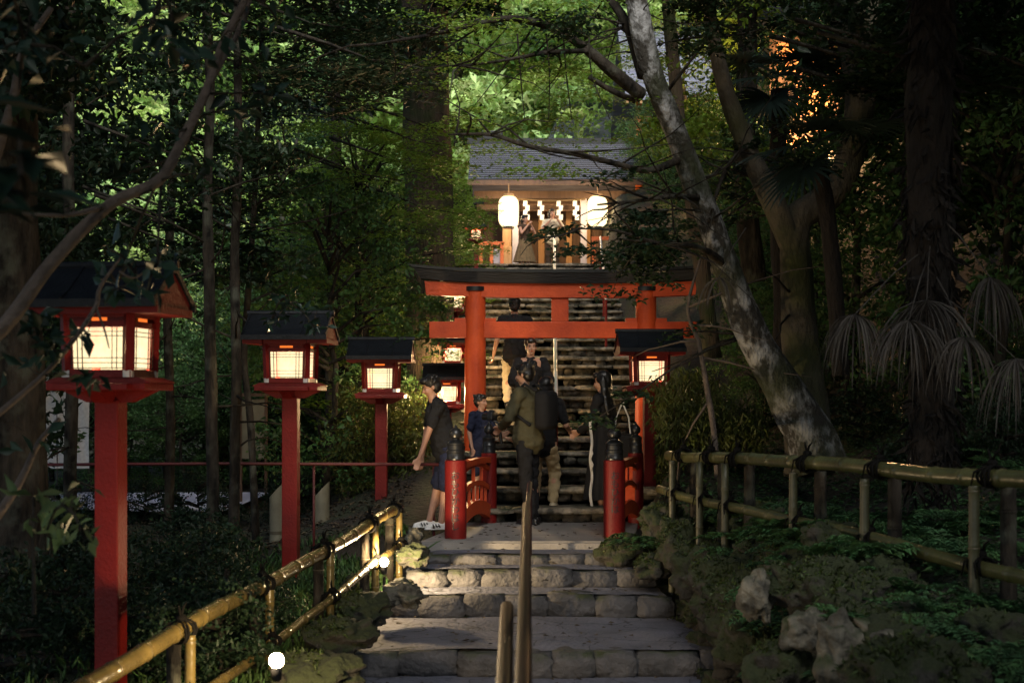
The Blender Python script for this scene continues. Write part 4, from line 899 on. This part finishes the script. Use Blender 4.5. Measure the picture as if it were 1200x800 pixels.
# diagonal pale branch in front
random.seed(13)
t=thing('leaning_branch_tree','pale bare limb sweeping diagonally down across the upper left, in front of the lantern','tree branch',(0,0,0)); mb=MB()
a=limb(mb,[(-160,560,5.9),(-60,440,6.1),(8,378,6.3),(60,308,6.4),(128,240,6.5),(185,212,6.6),(212,168,6.7),(240,110,6.8),(262,50,6.9),(290,-5,7.0),(330,-80,7.1)],[.09,.078,.066,.060,.055,.05,.046,.043,.040,.034,.026],3,12,.10,6)
b=limb(mb,[(212,168,6.7),(250,90,7),(285,25,7.3),(300,-40,7.4)],[.05,.035,.03,.02],4,8)
limb(mb,[(128,240,6.5),(80,252,6.3),(20,250,6.2)],[.03,.02,.01],4,6); 
c=limb(mb,[(150,290,6.9),(118,335,6.9),(112,360,6.9),(85,400,6.8),(50,440,6.8),(-20,500,6.7)],[.008,.018,.022,.024,.028,.03],5,7)
limb(mb,[(112,360,6.9),(122,385,6.9),(128,408,6.9)],[.018,.012,.006],6,6); limb(mb,[(140,318,6.9),(160,325,6.9),(185,300,7)],[.012,.01,.005],6,6)
limb(mb,[(-30,640,6.8),(20,570,6.9),(45,520,7),(70,490,7)],[.05,.04,.03,.02],7,7)
limb(mb,[(-10,200,7.5),(15,120,7.5),(28,60,7.5),(60,10,7.6)],[.05,.05,.04,.03],8,7)
mb.build('limb',BARKP,t,smooth=True); mb=MB(); e=twigs(mb,a[20:],16,.5,.007,77)+twigs(mb,b,6,.4,.006,78)+twigs(mb,c,8,.25,.004,79); mb.build('twig',BARKD,t,smooth=True)
leafmesh('foliage',sprays([tuple(x) for x in random.sample(e,28)],.13,7,.5),.09,LF_BLUE,t,flat=.35,asp=.45,droop=.3)
# large near leaves
def bigleaves(name,lab,C,r,n,size,m,asp=.42,cat='shrub',stem=None,flat=.5,kind=None):
    t=thing(name,lab,cat,C[0] if stem is None else stem); o=Vector(t.location); pts=sprays([tuple(Vector(c)-o) for c in C],r,n,.6,.5)
    leafmesh('foliage',pts,size,m,t,flat=flat,asp=asp,droop=.25,fold=.10)
    mb=MB(); 
    for i,c in enumerate(C):
        c=Vector(c)-o; pv=min([Vector(x)-o for x in C[:i]]+[Vector((0,0,0))],key=lambda v:(v-c).length); mb.tube([pv,(c+pv)/2+Vector((0,0,.03)),c],[.009,.007,.004],5)
    mb.build('stem',BARKD,t); return t
random.seed(17)
bigleaves('evergreen_branch','branch with large blurred bluish leaves close to the camera at the left edge',boxc(-90,60,135,235,3.6,4.2,5),.16,7,.17,LF_BLUE,.40,'branch',W(-160,190,3.7),.72)
bigleaves('evergreen_branch','branch with dark leaves hanging over the nearest lantern roof',boxc(90,215,290,345,6.4,7.2,9),.10,7,.095,LF_BLUE,.5,'branch',W(190,200,6.9),.3)
bigleaves('evergreen_branch','branch of dark glossy leaves high in the upper left corner',boxc(-40,100,-20,110,4.8,6.2,8)+boxc(150,230,-20,60,5,6.2,4),.16,9,.11,LF_BLUE,.42,'branch',W(60,-60,5.5),.5)
bigleaves('evergreen_shrub','young shrub with pale green leaves beside the nearest lantern post',boxc(25,118,560,640,5.6,6.2,8),.07,6,.10,LF_PALE,.36,'shrub',W(40,720,5.9),.35)
bigleaves('evergreen_branch','spray of leaves hanging in front of the second lantern roof',boxc(315,375,345,385,12.6,13,9),.12,12,.085,LF_BLUE,.45,'branch',W(300,350,13.2),.3)
# template trees for the wood
def wood_tree(name,lab,h,r,n,size,m,cat='tree',clumps=60,low=.2,layered=False,grp=None,tr=.14,bark=BARKD,flat=None):
    t=thing(name,lab,cat,(0,0,0),0,grp); mb=MB(); path=[Vector((0,0,-.6))]; 
    for i in range(1,7): path.append(Vector((random.uniform(-.12,.12)*i*.4,random.uniform(-.12,.12)*i*.4,h*.92*i/6)))
    mb.tube(path,[tr*(1.15-.16*i) for i in range(7)],9,wob=.12); C=[]
    for i in range(clumps):
        u=low+(1-low)*random.random()**.8; z=h*u; rr=r*math.sin(PI*min(1,(1-u)/(1-low)*.80+.12))**.7*random.uniform(.35,1.05); a=random.random()*2*PI; c=Vector((rr*math.cos(a),rr*math.sin(a),z)); C.append(tuple(c))
        if i%3==0: mb.tube([Vector((0,0,z*.85)),Vector((c.x*.5,c.y*.5,z*.97)),c],[.03,.02,.006],5)
    mb.build('trunk',bark,t,smooth=True)
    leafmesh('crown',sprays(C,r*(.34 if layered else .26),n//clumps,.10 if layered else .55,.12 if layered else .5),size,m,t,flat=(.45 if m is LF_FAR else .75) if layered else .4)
    return t
random.seed(31)
G1='dark evergreen trees of the near wood'; L1='dark bushy evergreen tree merging into the gloom of the wood'
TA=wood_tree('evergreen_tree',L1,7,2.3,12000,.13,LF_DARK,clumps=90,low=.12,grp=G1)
G2='leafy saplings in the wood'; L2='loose mid-green sapling glowing slightly in the wood behind the lantern posts'
TB=wood_tree('leafy_sapling',L2,4.6,1.6,9000,.085,LF_MID,clumps=70,low=.08,grp=G2,tr=.06)
G3='sunlit trees on the far hillside'; L3='bright yellow-green tree on the open hillside beyond the gate'
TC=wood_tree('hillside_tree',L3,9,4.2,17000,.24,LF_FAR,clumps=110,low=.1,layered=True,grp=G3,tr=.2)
G4='maples beside the staircase'; L4='olive-green maple with flat layered sprays beside the staircase'
TD=wood_tree('maple_tree',L4,6.5,2.4,18000,.075,LF_MAPLE,clumps=90,low=.15,layered=True,grp=G4,tr=.10)
G5='low shrubs of the wood floor'; L5='low dark leafy shrub on the wood floor'
TE=wood_tree('low_shrub',L5,1.1,.75,3200,.062,LF_DARK,cat='shrub',clumps=45,low=.1,grp=G5,tr=.02)
def scatter(T,lst,s0=.85,s1=1.2):
    for i,(x,y) in enumerate(lst):
        s=random.uniform(s0,s1); o=T if i==0 else dup(T); o.location=(x,y,ground(x,y)-.1); o.rotation_euler=(0,0,random.random()*6.28); o.scale=(s,s,s*random.uniform(.9,1.12))
L=[]
for px,D in ((-45,17),(-70,19),(340,33),(-80,25)): L.append((X(px,D),D))
for px,D in ((1235,17),(1290,14),(1260,23),(1270,29),(1190,34),(1240,23)): L.append((X(px,D),D))
scatter(TA,L,.9,1.35)
L=[(X(px,D),D) for px,D in ((385,18.8),(380,26),(310,29),(-20,20),(258,30),(405,28),(350,34),(430,36),(1000,16.2),(1100,15),(960,24),(1170,13.5))]
scatter(TB,L,.8,1.15)
for i in range(20):
    D=random.uniform(27,31); x=X(40+22*i,D); o=dup(TB); s=random.uniform(.45,.75); o.scale=(s*1.3,s*1.3,s); o.location=(x,D,ground(x,D)-.1); o.rotation_euler=(0,0,i*1.3); o['label']='leafy green bush growing beyond the road'; o['group']='bushes beyond the road'
for i in range(26):
    D=17.5+i*.95; x=2.75+.04*(D-15)+random.uniform(0,1.6); o=dup(TB); s=random.uniform(.3,.5); o.scale=(s*1.3,s*1.3,s); o.location=(x,D,ground(x,D)-.15); o.rotation_euler=(0,0,i*1.3); o['label']='leafy shrub on the slope right of the staircase'; o['group']='shrubs on the slope beside the staircase'
L=[(X(px,D),D) for px,D in ((418,20.5),(435,24.5),(505,31),(480,36),(800,34),(455,30))]
scatter(TD,L,.62,.85)
L=[]
for D in (49,54,59,65,72,80,90,101):
    w=D*.42; x=-w+random.uniform(0,3)
    while x<w: L.append((x,D+random.uniform(-2,2))); x+=5.6+D*.012
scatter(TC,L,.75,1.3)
L=[(X(px,20.6),20.6) for px in (70,118,170,232,262,330,352,395,420)]
for i in range(22):
    D=random.uniform(8.5,14); px=random.uniform(-60,330); x=X(px,D)
    if x<-1.75: L.append((x,D))
for i in range(26):
    D=random.uniform(11,20); x=random.uniform(3.2,8); L.append((x,D))
scatter(TE,L,.35,.75)
LF_MOSSR=lf('rock_moss',(.055,.080,.018),(.018,.030,.009),.5,.25,5)
# hanging green moss plants along the right of the stairs
t=thing('hanging_moss_bank','yellow-green trailing plants on the bank below the right lantern','plant',(0,0,0))
leafmesh('foliage',sprays(boxc(782,880,470,530,14.5,15.8,60)+boxc(775,830,440,560,15.5,16.8,30),.22,110,.8),.07,LF_MOSS,t,flat=.2,asp=.28,droop=1.2)
mb=MB(); 
for i in range(9): p=W(785+11*i,528,14.9); mb.tube([p-Vector((0,0,.5)),p,p+Vector((.05,0,.45))],[.012,.009,.004],5)
mb.build('stem',BARKD,t)
t=thing('trailing_shrub','yellow-green shrub behind the third lantern post at the left of the bridge','shrub',(0,0,0))
leafmesh('foliage',sprays(boxc(400,500,460,575,18.2,19.6,70),.3,110,.8),.07,LF_MOSS,t,flat=.25,asp=.3,droop=.9)
mb=MB()
for i in range(6): p=W(410+15*i,600,18.8); mb.tube([p,p+Vector((.05,0,.6)),p+Vector((.0,.1,1.3))],[.02,.014,.005],5)
mb.build('stem',BARKD,t)
# leaf canopy added above the frame for shade, gaps cut to let light in
random.seed(41); C=[]
while len(C)<1000:
    x=random.uniform(-15,15); y=random.uniform(-14,31)
    zlow=CZ+(HY+40)/F*y+1.2
    if -1.5<x+.0*y<1.8 and 7<y<12: continue
    if y>29 and x<4.5: continue
    if -22<x<-3.0 and y>19.0: continue
    C.append((x,y,max(zlow,5.2)+random.uniform(0,2.6)))
o=leafmesh('shade_canopy',sprays(C,1.5,230,.25,.3),.20,LF_DARK,flat=.6,asp=.7); tag(o,'dense leaf canopy added out of view to shade the path and wood',kind='stuff')
# dark leafy top of the frame
for lab,box,m,n,sz in (('overhanging dark boughs across the top of the picture, left of the cedar',(280,470,-30,130,13,19),LF_DARK,80,.075),
   ('overhanging olive boughs covering the upper part of the broad cedar trunk',(425,545,-20,300,17,21),LF_MAPLE,24,.055),
   ('overhanging dark boughs at the top right',(1000,1230,-40,130,11,16),LF_DARK,80,.08),
   ('dark hanging boughs in the upper left beyond the bare limb',(190,330,130,330,14.5,18),LF_DARK,30,.085)):
    t=thing('overhanging_bough',lab,'bough',(0,0,0)); C=boxc(*box,n); leafmesh('foliage',sprays(C,.42,110,.12,.2),sz,m,t,flat=.7)
    mb=MB(); cs=random.sample(C,12)
    for c in cs: c=Vector(c); mb.tube([c+Vector((-.9,.2,.35)),c+Vector((-.4,0,.15)),c,c+Vector((.5,-.1,-.1))],[.022,.016,.010,.004],5)
    mb.build('branch',BARKD,t,smooth=True)
# ferns, litter, moss on the banks
def make_fern(lab,m,nf=9,L=.42):
    t=thing('fern',lab,'fern',(0,0,0),0,'ferns on the right bank'); P=[];Dr=[]; mb=MB()
    for i in range(nf):
        a=2*PI*i/nf+random.uniform(-.3,.3); l=L*random.uniform(.7,1.15); up=random.uniform(.7,1.1); pts=[]
        for k in range(15):
            u=k/14; pts.append(Vector((math.cos(a)*l*u,math.sin(a)*l*u,l*up*(u-.78*u*u)*.9)))
        mb.tube(pts[::3],[.004,.0035,.003,.002,.001],4); sd=Vector((-math.sin(a),math.cos(a),0))
        for k in range(2,15):
            w=math.sin(PI*k/15)
            for s in (-1,1):
                for q in range(2): P.append(tuple(pts[k]+sd*s*.035*q*w)); Dr.append(tuple((sd*s*1.0+Vector((math.cos(a),math.sin(a),0))*.35)))
    mb.build('stem',m,t); leafmesh('fronds',P,.068,m,t,flat=.85,asp=.34,dirs=Dr,jit=.3); return t
random.seed(51)
fl='small dark green fern among the moss on the right bank'
F0=make_fern(fl,LF_FERN); first=True
for i in range(150):
    D=random.uniform(6.2,13.2); x=random.uniform(1.55,4.6)
    if x>2.9 and random.random()<.4: continue
    o=F0 if first else dup(F0); first=False; s=random.uniform(.45,1.05); o.location=(x,D,ground(x,D)-.01); o.rotation_euler=(random.uniform(-.2,.2),random.uniform(-.2,.2),random.random()*6); o.scale=(s,s,s)
for x,D,lab in ((1.12,13.1,'bright green fern growing beside the top step at the right'),(1.30,12.7,'small fern in the rocks right of the lit step')):
    o=dup(F0); o.location=(x,D,.02); o.scale=(.8,.8,.8); o['label']=lab
# ground cover
P=[]
for i in range(30000):
    D=rng.uniform(5.5,17); x=rng.uniform(1.5,6.5); P.append((x,D,ground(x,D)+.01))
tag(leafmesh('ground_cover',P,.045,LF_FERN,flat=.7,asp=.7),'low green ground cover spreading over the right bank',kind='stuff')
P=[]
for i in range(26000):
    D=rng.uniform(5.5,24); x=-1.2-abs(rng.normal())*3.2*(.4+D/18); P.append((x,D,ground(x,D)+.012))
tag(leafmesh('leaf_litter',P,.055,LF_LIT,flat=.75,asp=.55),'fallen leaves and litter on the dark ground at the left',kind='stuff')
P=[]
for i in range(12000):
    D=rng.uniform(6.6,16); x=-1.12-abs(rng.normal())*.9; P.append((x,D,ground(x,D)+.0))
tag(leafmesh('grass_tufts',P,.10,LF_MID,flat=.05,asp=.14,dirs=[(0,0,1)]*12000),'short grass and weeds beside the left fence',kind='stuff')
# rocks
random.seed(61)
def rock(loc,d,lab,seed,m=ROCK,grp='mossy rocks edging the path'):
    mb=MB(); mb.ell((0,0,0),(d[0]/2,d[1]/2,d[2]/2),n=56,nz=.34,seed=seed,boxy=.35)
    for i,v in enumerate(mb.v):
        v=Vector(v); e=noise.fractal(v*7+Vector((seed,0,0)),.8,2.2,5)*.05; mb.v[i]=tuple(v*(1+e/max(.05,v.length)))
    o=mb.build('mossy_rock',m,smooth=True); o.location=loc; o.rotation_euler=(random.uniform(-.2,.2),random.uniform(-.2,.2),random.random()*6); return tag(o,lab,'rock',grp)
RB=mat('bare_rock',(.17,.155,.12),.9,(.03,.028,.022),6,1.6,14,mid=.5,width=.14,moss=((.022,.034,.008),3,.28,.74))
rl=[(985,775,7.1,(.24,.24,.42),'large bare pale rock at the foot of the right bank, lower right',RB),(946,738,7.6,(.24,.22,.20),'pale flat-topped rock leaning on the large bare rock',RB),
 (888,700,8.6,(.15,.16,.26),'pale pointed rock in the middle of the right bank',RB),(1040,745,7.3,(.30,.3,.14),'flat grey slab lying in the ferns at lower right',RB),(915,790,7.7,(.35,.35,.35),'dark rounded rock at the bottom of the right bank',ROCK),
 (778,615,13.0,(.42,.4,.36),'rounded mossy rock below the right lantern post',ROCK),(800,640,12.4,(.45,.4,.42),'tall mossy rock beside the lit step',ROCK),(824,672,11.7,(.42,.4,.46),'big moss-capped rock right of the second step',ROCK),
 (735,645,13.2,(.50,.4,.26),'low grey-green rock at the foot of the right bridge post',ROCK),(765,663,12.5,(.3,.3,.2),'small rock at the end of the lit step',ROCK),(860,715,10.4,(.42,.5,.4),'dark rock at the right edge of the wide step',ROCK),(880,760,9.3,(.4,.5,.4),'dark mossy rock by the lowest step at right',ROCK),
 (845,690,11.0,(.4,.4,.42),'mossy rock overgrown with hanging moss',ROCK),(1060,790,6.6,(.5,.4,.3),'mossy hump at the bottom right corner',ROCK),(960,690,8.6,(.5,.45,.3),'mossy boulder sunk in the middle of the bank',ROCK),
 (482,652,12.8,(.26,.24,.18),'small rock at the left end of the upper step',ROCK),(472,697,11.7,(.36,.30,.16),'flat rock catching the ground lamp light',RB),(425,715,11.0,(.4,.4,.2),'dark rock at the left end of the wide step',ROCK),(400,745,10.2,(.42,.5,.22),'dark flat rock left of the wide step',ROCK),(370,790,8.7,(.5,.5,.22),'dark rock beside the lowest step at left',ROCK),
 (484,634,13.6,(.15,.15,.24),'short cut stump of stone left of the bridge deck',RB)]
for i,(px,py,D,d,lab,m) in enumerate(rl): rock(W(px,py,D),d,lab,i*1.7+2,m)
P=[]
for i in range(420):
    D=rng.uniform(7.5,15.6); x=rng.uniform(-1.0,1.1); lv=[l for l in levels if l[0]+.1<=D<l[1]]; P.append((x,D,(lv[0][2] if lv else .0)+.02))
tag(leafmesh('fallen_leaves',P,.045,LF_LIT,flat=.93,asp=.55),'dry leaves scattered over the steps',kind='stuff')
random.seed(71)
for i in range(60):
    D=random.uniform(6.3,12.8); x=1.45+random.random()**1.6*.9+(0.15 if D<9 else 0); d=random.uniform(.12,.30); rock((x,D,ground(x,D)+d*.1),(d*1.2,d,d*.8),'small mossy stone half buried in the right bank',i+200,ROCK,'small stones of the right bank')
for i in range(34):
    D=random.uniform(7.3,13.2); x=-1.18-random.random()*.35; d=random.uniform(.10,.24); rock((x,D,ground(x,D)+d*.2),(d*1.3,d,d*.7),'small stone at the left edge of the steps',i+300,ROCK,'small stones left of the steps')
# moss tufts over the right rocks
P=[]
for px,py,D,d,lab,m in rl[5:15]:
    c=W(px,py,D)
    for k in range(700):
        v=rng.normal(size=3); v/=np.linalg.norm(v); v[2]=abs(v[2]); P.append((c.x+v[0]*d[0]*.5,c.y+v[1]*d[1]*.5,c.z+v[2]*d[2]*.52))
bpy.context.view_layer.update()
from mathutils.bvhtree import BVHTree
bv=[];bf=[]
for o in COL.objects:
    if o.name.startswith('mossy_rock') and not o.get('label','').startswith(('pale','large bare','flat grey')) or o.name=='ground':
        k=len(bv); bv+=[o.matrix_world@v.co for v in o.data.vertices]; bf+=[tuple(i+k for i in p.vertices) for p in o.data.polygons]
bvh=BVHTree.FromPolygons(bv,bf)
for i in range(42000):
    if i%3: D=rng.uniform(6.0,13.4); x=1.30+abs(rng.normal())*.62
    else: D=rng.uniform(7.2,13.4); x=-1.15-abs(rng.normal())*.3
    h=bvh.ray_cast(Vector((x,D,2.5)),Vector((0,0,-1)))
    if h[0] and noise.noise(Vector((x*3.5,D*3.5,4)))>-.22: P.append((h[0].x,h[0].y,h[0].z-.003))
tag(leafmesh('moss',P,.034,LF_MOSSR,flat=.3,asp=.35,droop=.0),'shaggy moss on the rocks of the right bank',kind='stuff')
# yellow blade by bridge
t=thing('grass_blade','single yellow-green blade of grass by the left end of the bridge','grass blade',(X(497,13.6),13.5,-.12)); mb=MB(); mb.tube([(0,0,0),(.05,0,.08),(.12,0,.13),(.18,0,.155)],[.008,.009,.007,.001],5); mb.build('blade',LF_PALE,t)
# palms
def frond(name,t,base,dirv,L,nl,m,dead=False,pet=.6,seed=0,bl=.03):
    random.seed(seed); base=Vector(base); d=Vector(dirv).normalized(); pts=[base,base+d*pet*.5+Vector((0,0,.04)),base+d*pet]
    mb=MB(); mb.tube(pts,[.007,.005,.004] if dead else [.012,.009,.007],6); hub=pts[-1]; sd=d.cross(Vector((0,0,1))); sd=sd.normalized() if sd.length>.1 else Vector((1,0,0)); up=sd.cross(d).normalized()
    for i in range(nl):
        a=(-1+2*i/(nl-1))*(2.3 if not dead else 1.3)+random.uniform(-.04,.04); l=L*(1-.22*abs(a)/2.3)*random.uniform(.88,1.05)
        e=d*math.cos(a)+sd*math.sin(a)+up*.12
        if dead: e=Vector((sd.x*math.sin(a)*.9+random.uniform(-.25,.25),sd.y*math.sin(a)*.8+random.uniform(-.45,.45),0))*.8+d*.15; l*=random.uniform(.7,1.15)
        rib=[hub.copy()]; dr=Vector(e)
        for k in range(6):
            g=.035*k if not dead else (.42 if k<2 else .55)*random.uniform(.6,1.3)
            if dead and k==0: dr+=Vector((0,0,.25))
            dr=(dr+Vector((0,0,-g))).normalized(); rib.append(rib[-1]+dr*l/6)
        nrm=dr.cross(Vector((random.uniform(-1,1),random.uniform(-1,1),random.uniform(-.3,.3)))).normalized() if dead else e.cross(d if abs(a)>.3 else sd).normalized()
        W_=(bl if not dead else .010); ww=[.35,1,1.1,1,.8,.5,.05]; vs=[]; wd=e.cross(up).normalized() if not dead else nrm
        for k,p in enumerate(rib): vs+= [p-wd*W_*ww[k]*.5,p+wd*W_*ww[k]*.5+up*.004]
        mb.add(vs,[(2*k,2*k+1,2*k+3,2*k+2) for k in range(6)])
    return mb.build(name,m,t)
t=thing('palm_tree','fibrous-trunked fan palm with a skirt of dead drooping fronds, right of the big tree','palm',(0,0,0)); D=10.8
mb=MB(); a=limb(mb,[(1092,560,D),(1094,430,D),(1090,300,D),(1088,160,D),(1092,30,D),(1095,-90,D)],[.30,.30,.32,.33,.30,.28],5,16,.22); mb.build('trunk',PALMT,t,smooth=True)
P=[]
for i in range(1500):
    q=random.choice(a); an=random.random()*6.28; P.append((q.x+.155*math.cos(an),q.y+.155*math.sin(an),q.z+random.uniform(-.25,.25)))
leafmesh('fibre',P,.16,PALMT,t,flat=0,asp=.12,dirs=[(0,0,-1.5)]*1500)
for i,(px,py,dx,L) in enumerate(((1160,325,.15,.62),(1086,352,-.1,.72),(1002,368,-.05,.55),(1065,375,-.15,.6),(1130,395,.1,.5),(1190,420,.2,.6))):
    h=W(px,py,D-.4-.1*i); b=Vector((a[-14].x,D,h.z+.55)); v=h-b; frond('dead_frond',t,b,v,L,64,LF_DEAD,True,v.length,i+3)
for i in range(16):
    an=2*PI*i/16; b=W(1094,-40,D); frond('frond',t,b,(math.cos(an),math.sin(an),.15),.75,30,LF_PALM,False,.75,i+30)
t=thing('palm_tree','dark fan palm with spread blades silhouetted before the lamplit hall','palm',(0,0,0)); D=15.2
mb=MB(); limb(mb,[(918,420,D),(915,300,D),(912,180,D),(913,105,D)],[.2,.19,.18,.18],5,12,.2); mb.build('trunk',PALMT,t,smooth=True); b=W(913,88,D)
for i,(dx,dy,dz) in enumerate(((.3,-.9,.15),(-.9,-.3,.2),(.95,-.2,.1),(0,.9,.5),(-.5,-.8,-.25),(.7,-.7,-.3),(-.8,.4,.3),(.6,.6,.3),(-.3,-.6,-.7))): frond('frond',t,b,(dx,dy,dz),.62,32,LF_PALM,False,.42,i+60,.032)
t=thing('palm_tree','low fan palm with a pale blue-grey frond hanging below the lamplit hall','palm',(0,0,0)); D=12.2
mb=MB(); limb(mb,[(985,440,D+.6),(975,300,D+.6),(960,190,D+.6)],[.16,.15,.14],6,10,.2); mb.build('trunk',PALMT,t,smooth=True); b=W(960,165,D+.6)
for i,(dx,dy,dz) in enumerate(((-.7,-.5,-.25),(-.2,-.9,.1),(.6,-.6,.1),(.9,0,.2),(-.5,-.5,-.8))): frond('frond',t,b,(dx,dy,dz),.55,28,LF_PALM,False,.35,i+90,.032)
for i,(px,py) in enumerate(((840,330),)):
    h=W(px,py,12.6); frond('dead_frond',t,h+Vector((.3,.3,.5)),h-(h+Vector((.3,.3,.5))),.45,20,LF_DEAD,True,.6,i+200)
# ------------------------------------------------------------------ light
w=bpy.data.worlds.new('World'); scn.world=w; w.use_nodes=True; nt=w.node_tree; sk=nt.nodes.new('ShaderNodeTexSky'); sk.sky_type='NISHITA'; sk.sun_disc=False; sk.sun_elevation=R(40); sk.sun_rotation=R(200); sk.dust_density=.6; sk.ozone_density=3.5
bg=nt.nodes['Background']; nt.links.new(sk.outputs[0],bg.inputs[0]); bg.inputs[1].default_value=SKY
def light(kind,name,loc,e,col,size=.1,rot=None,**k):
    l=bpy.data.lights.new(name,kind); l.energy=e; l.color=col
    if kind=='SUN': l.angle=R(size)
    else: l.shadow_soft_size=size
    for a,b in k.items(): setattr(l,a,b)
    o=bpy.data.objects.new(name,l); COL.objects.link(o); o.location=loc
    if rot: o.rotation_euler=rot
    return o
# soft dusk sun, high from behind the camera onto the far open hill
light('SUN','sun',(0,0,30),SUN,(1,.96,.88),32,(R(50),0,R(12)))
for p,s,i in LAMPS: light('POINT','lamp_light',p,(18,18,22,30,290,270,270,120)[i]*LMP,(1,.66,.30),.07)
light('POINT','lamp_light',P1,230*LMP,(1,.70,.36),.15); light('POINT','lamp_light',P2,230*LMP,(1,.70,.36),.15)
light('POINT','lamp_light',(X(650,40.8),40.8,7.0),70*LMP,(1,.62,.28),.12)
light('POINT','lamp_light',(X(955,31),31.4,Zh(150,31)),700*LMP,(1,.55,.24),.15); light('POINT','lamp_light',(X(830,40),40.0,Zh(215,40)),1500*LMP,(1,.68,.36),.2); light('POINT','lamp_light',(X(765,40),40.3,Zh(240,40)),500*LMP,(1,.68,.36),.2)
cam=bpy.data.cameras.new('camera'); co=bpy.data.objects.new('camera',cam); COL.objects.link(co); scn.camera=co
co.location=(0,0,CZ); co.rotation_euler=(R(90),0,0); cam.sensor_width=36; cam.lens=F/1200*36; cam.shift_y=(HY-400)/1200; cam.clip_end=500; cam.clip_start=.05
cam.dof.use_dof=True; cam.dof.focus_distance=16.5; cam.dof.aperture_fstop=3.2
scn.view_settings.view_transform='Standard'; scn.view_settings.look='None'; scn.view_settings.exposure=0; scn.view_settings.gamma=1
scn.cycles.max_bounces=6; scn.cycles.transparent_max_bounces=6; scn.cycles.diffuse_bounces=3; scn.cycles.glossy_bounces=2; scn.cycles.transmission_bounces=3; scn.cycles.sample_clamp_indirect=3; scn.cycles.caustics_reflective=False; scn.cycles.caustics_refractive=False
scn.cycles.use_denoising=True
try: scn.cycles.denoiser='OPENIMAGEDENOISE'
except Exception: pass
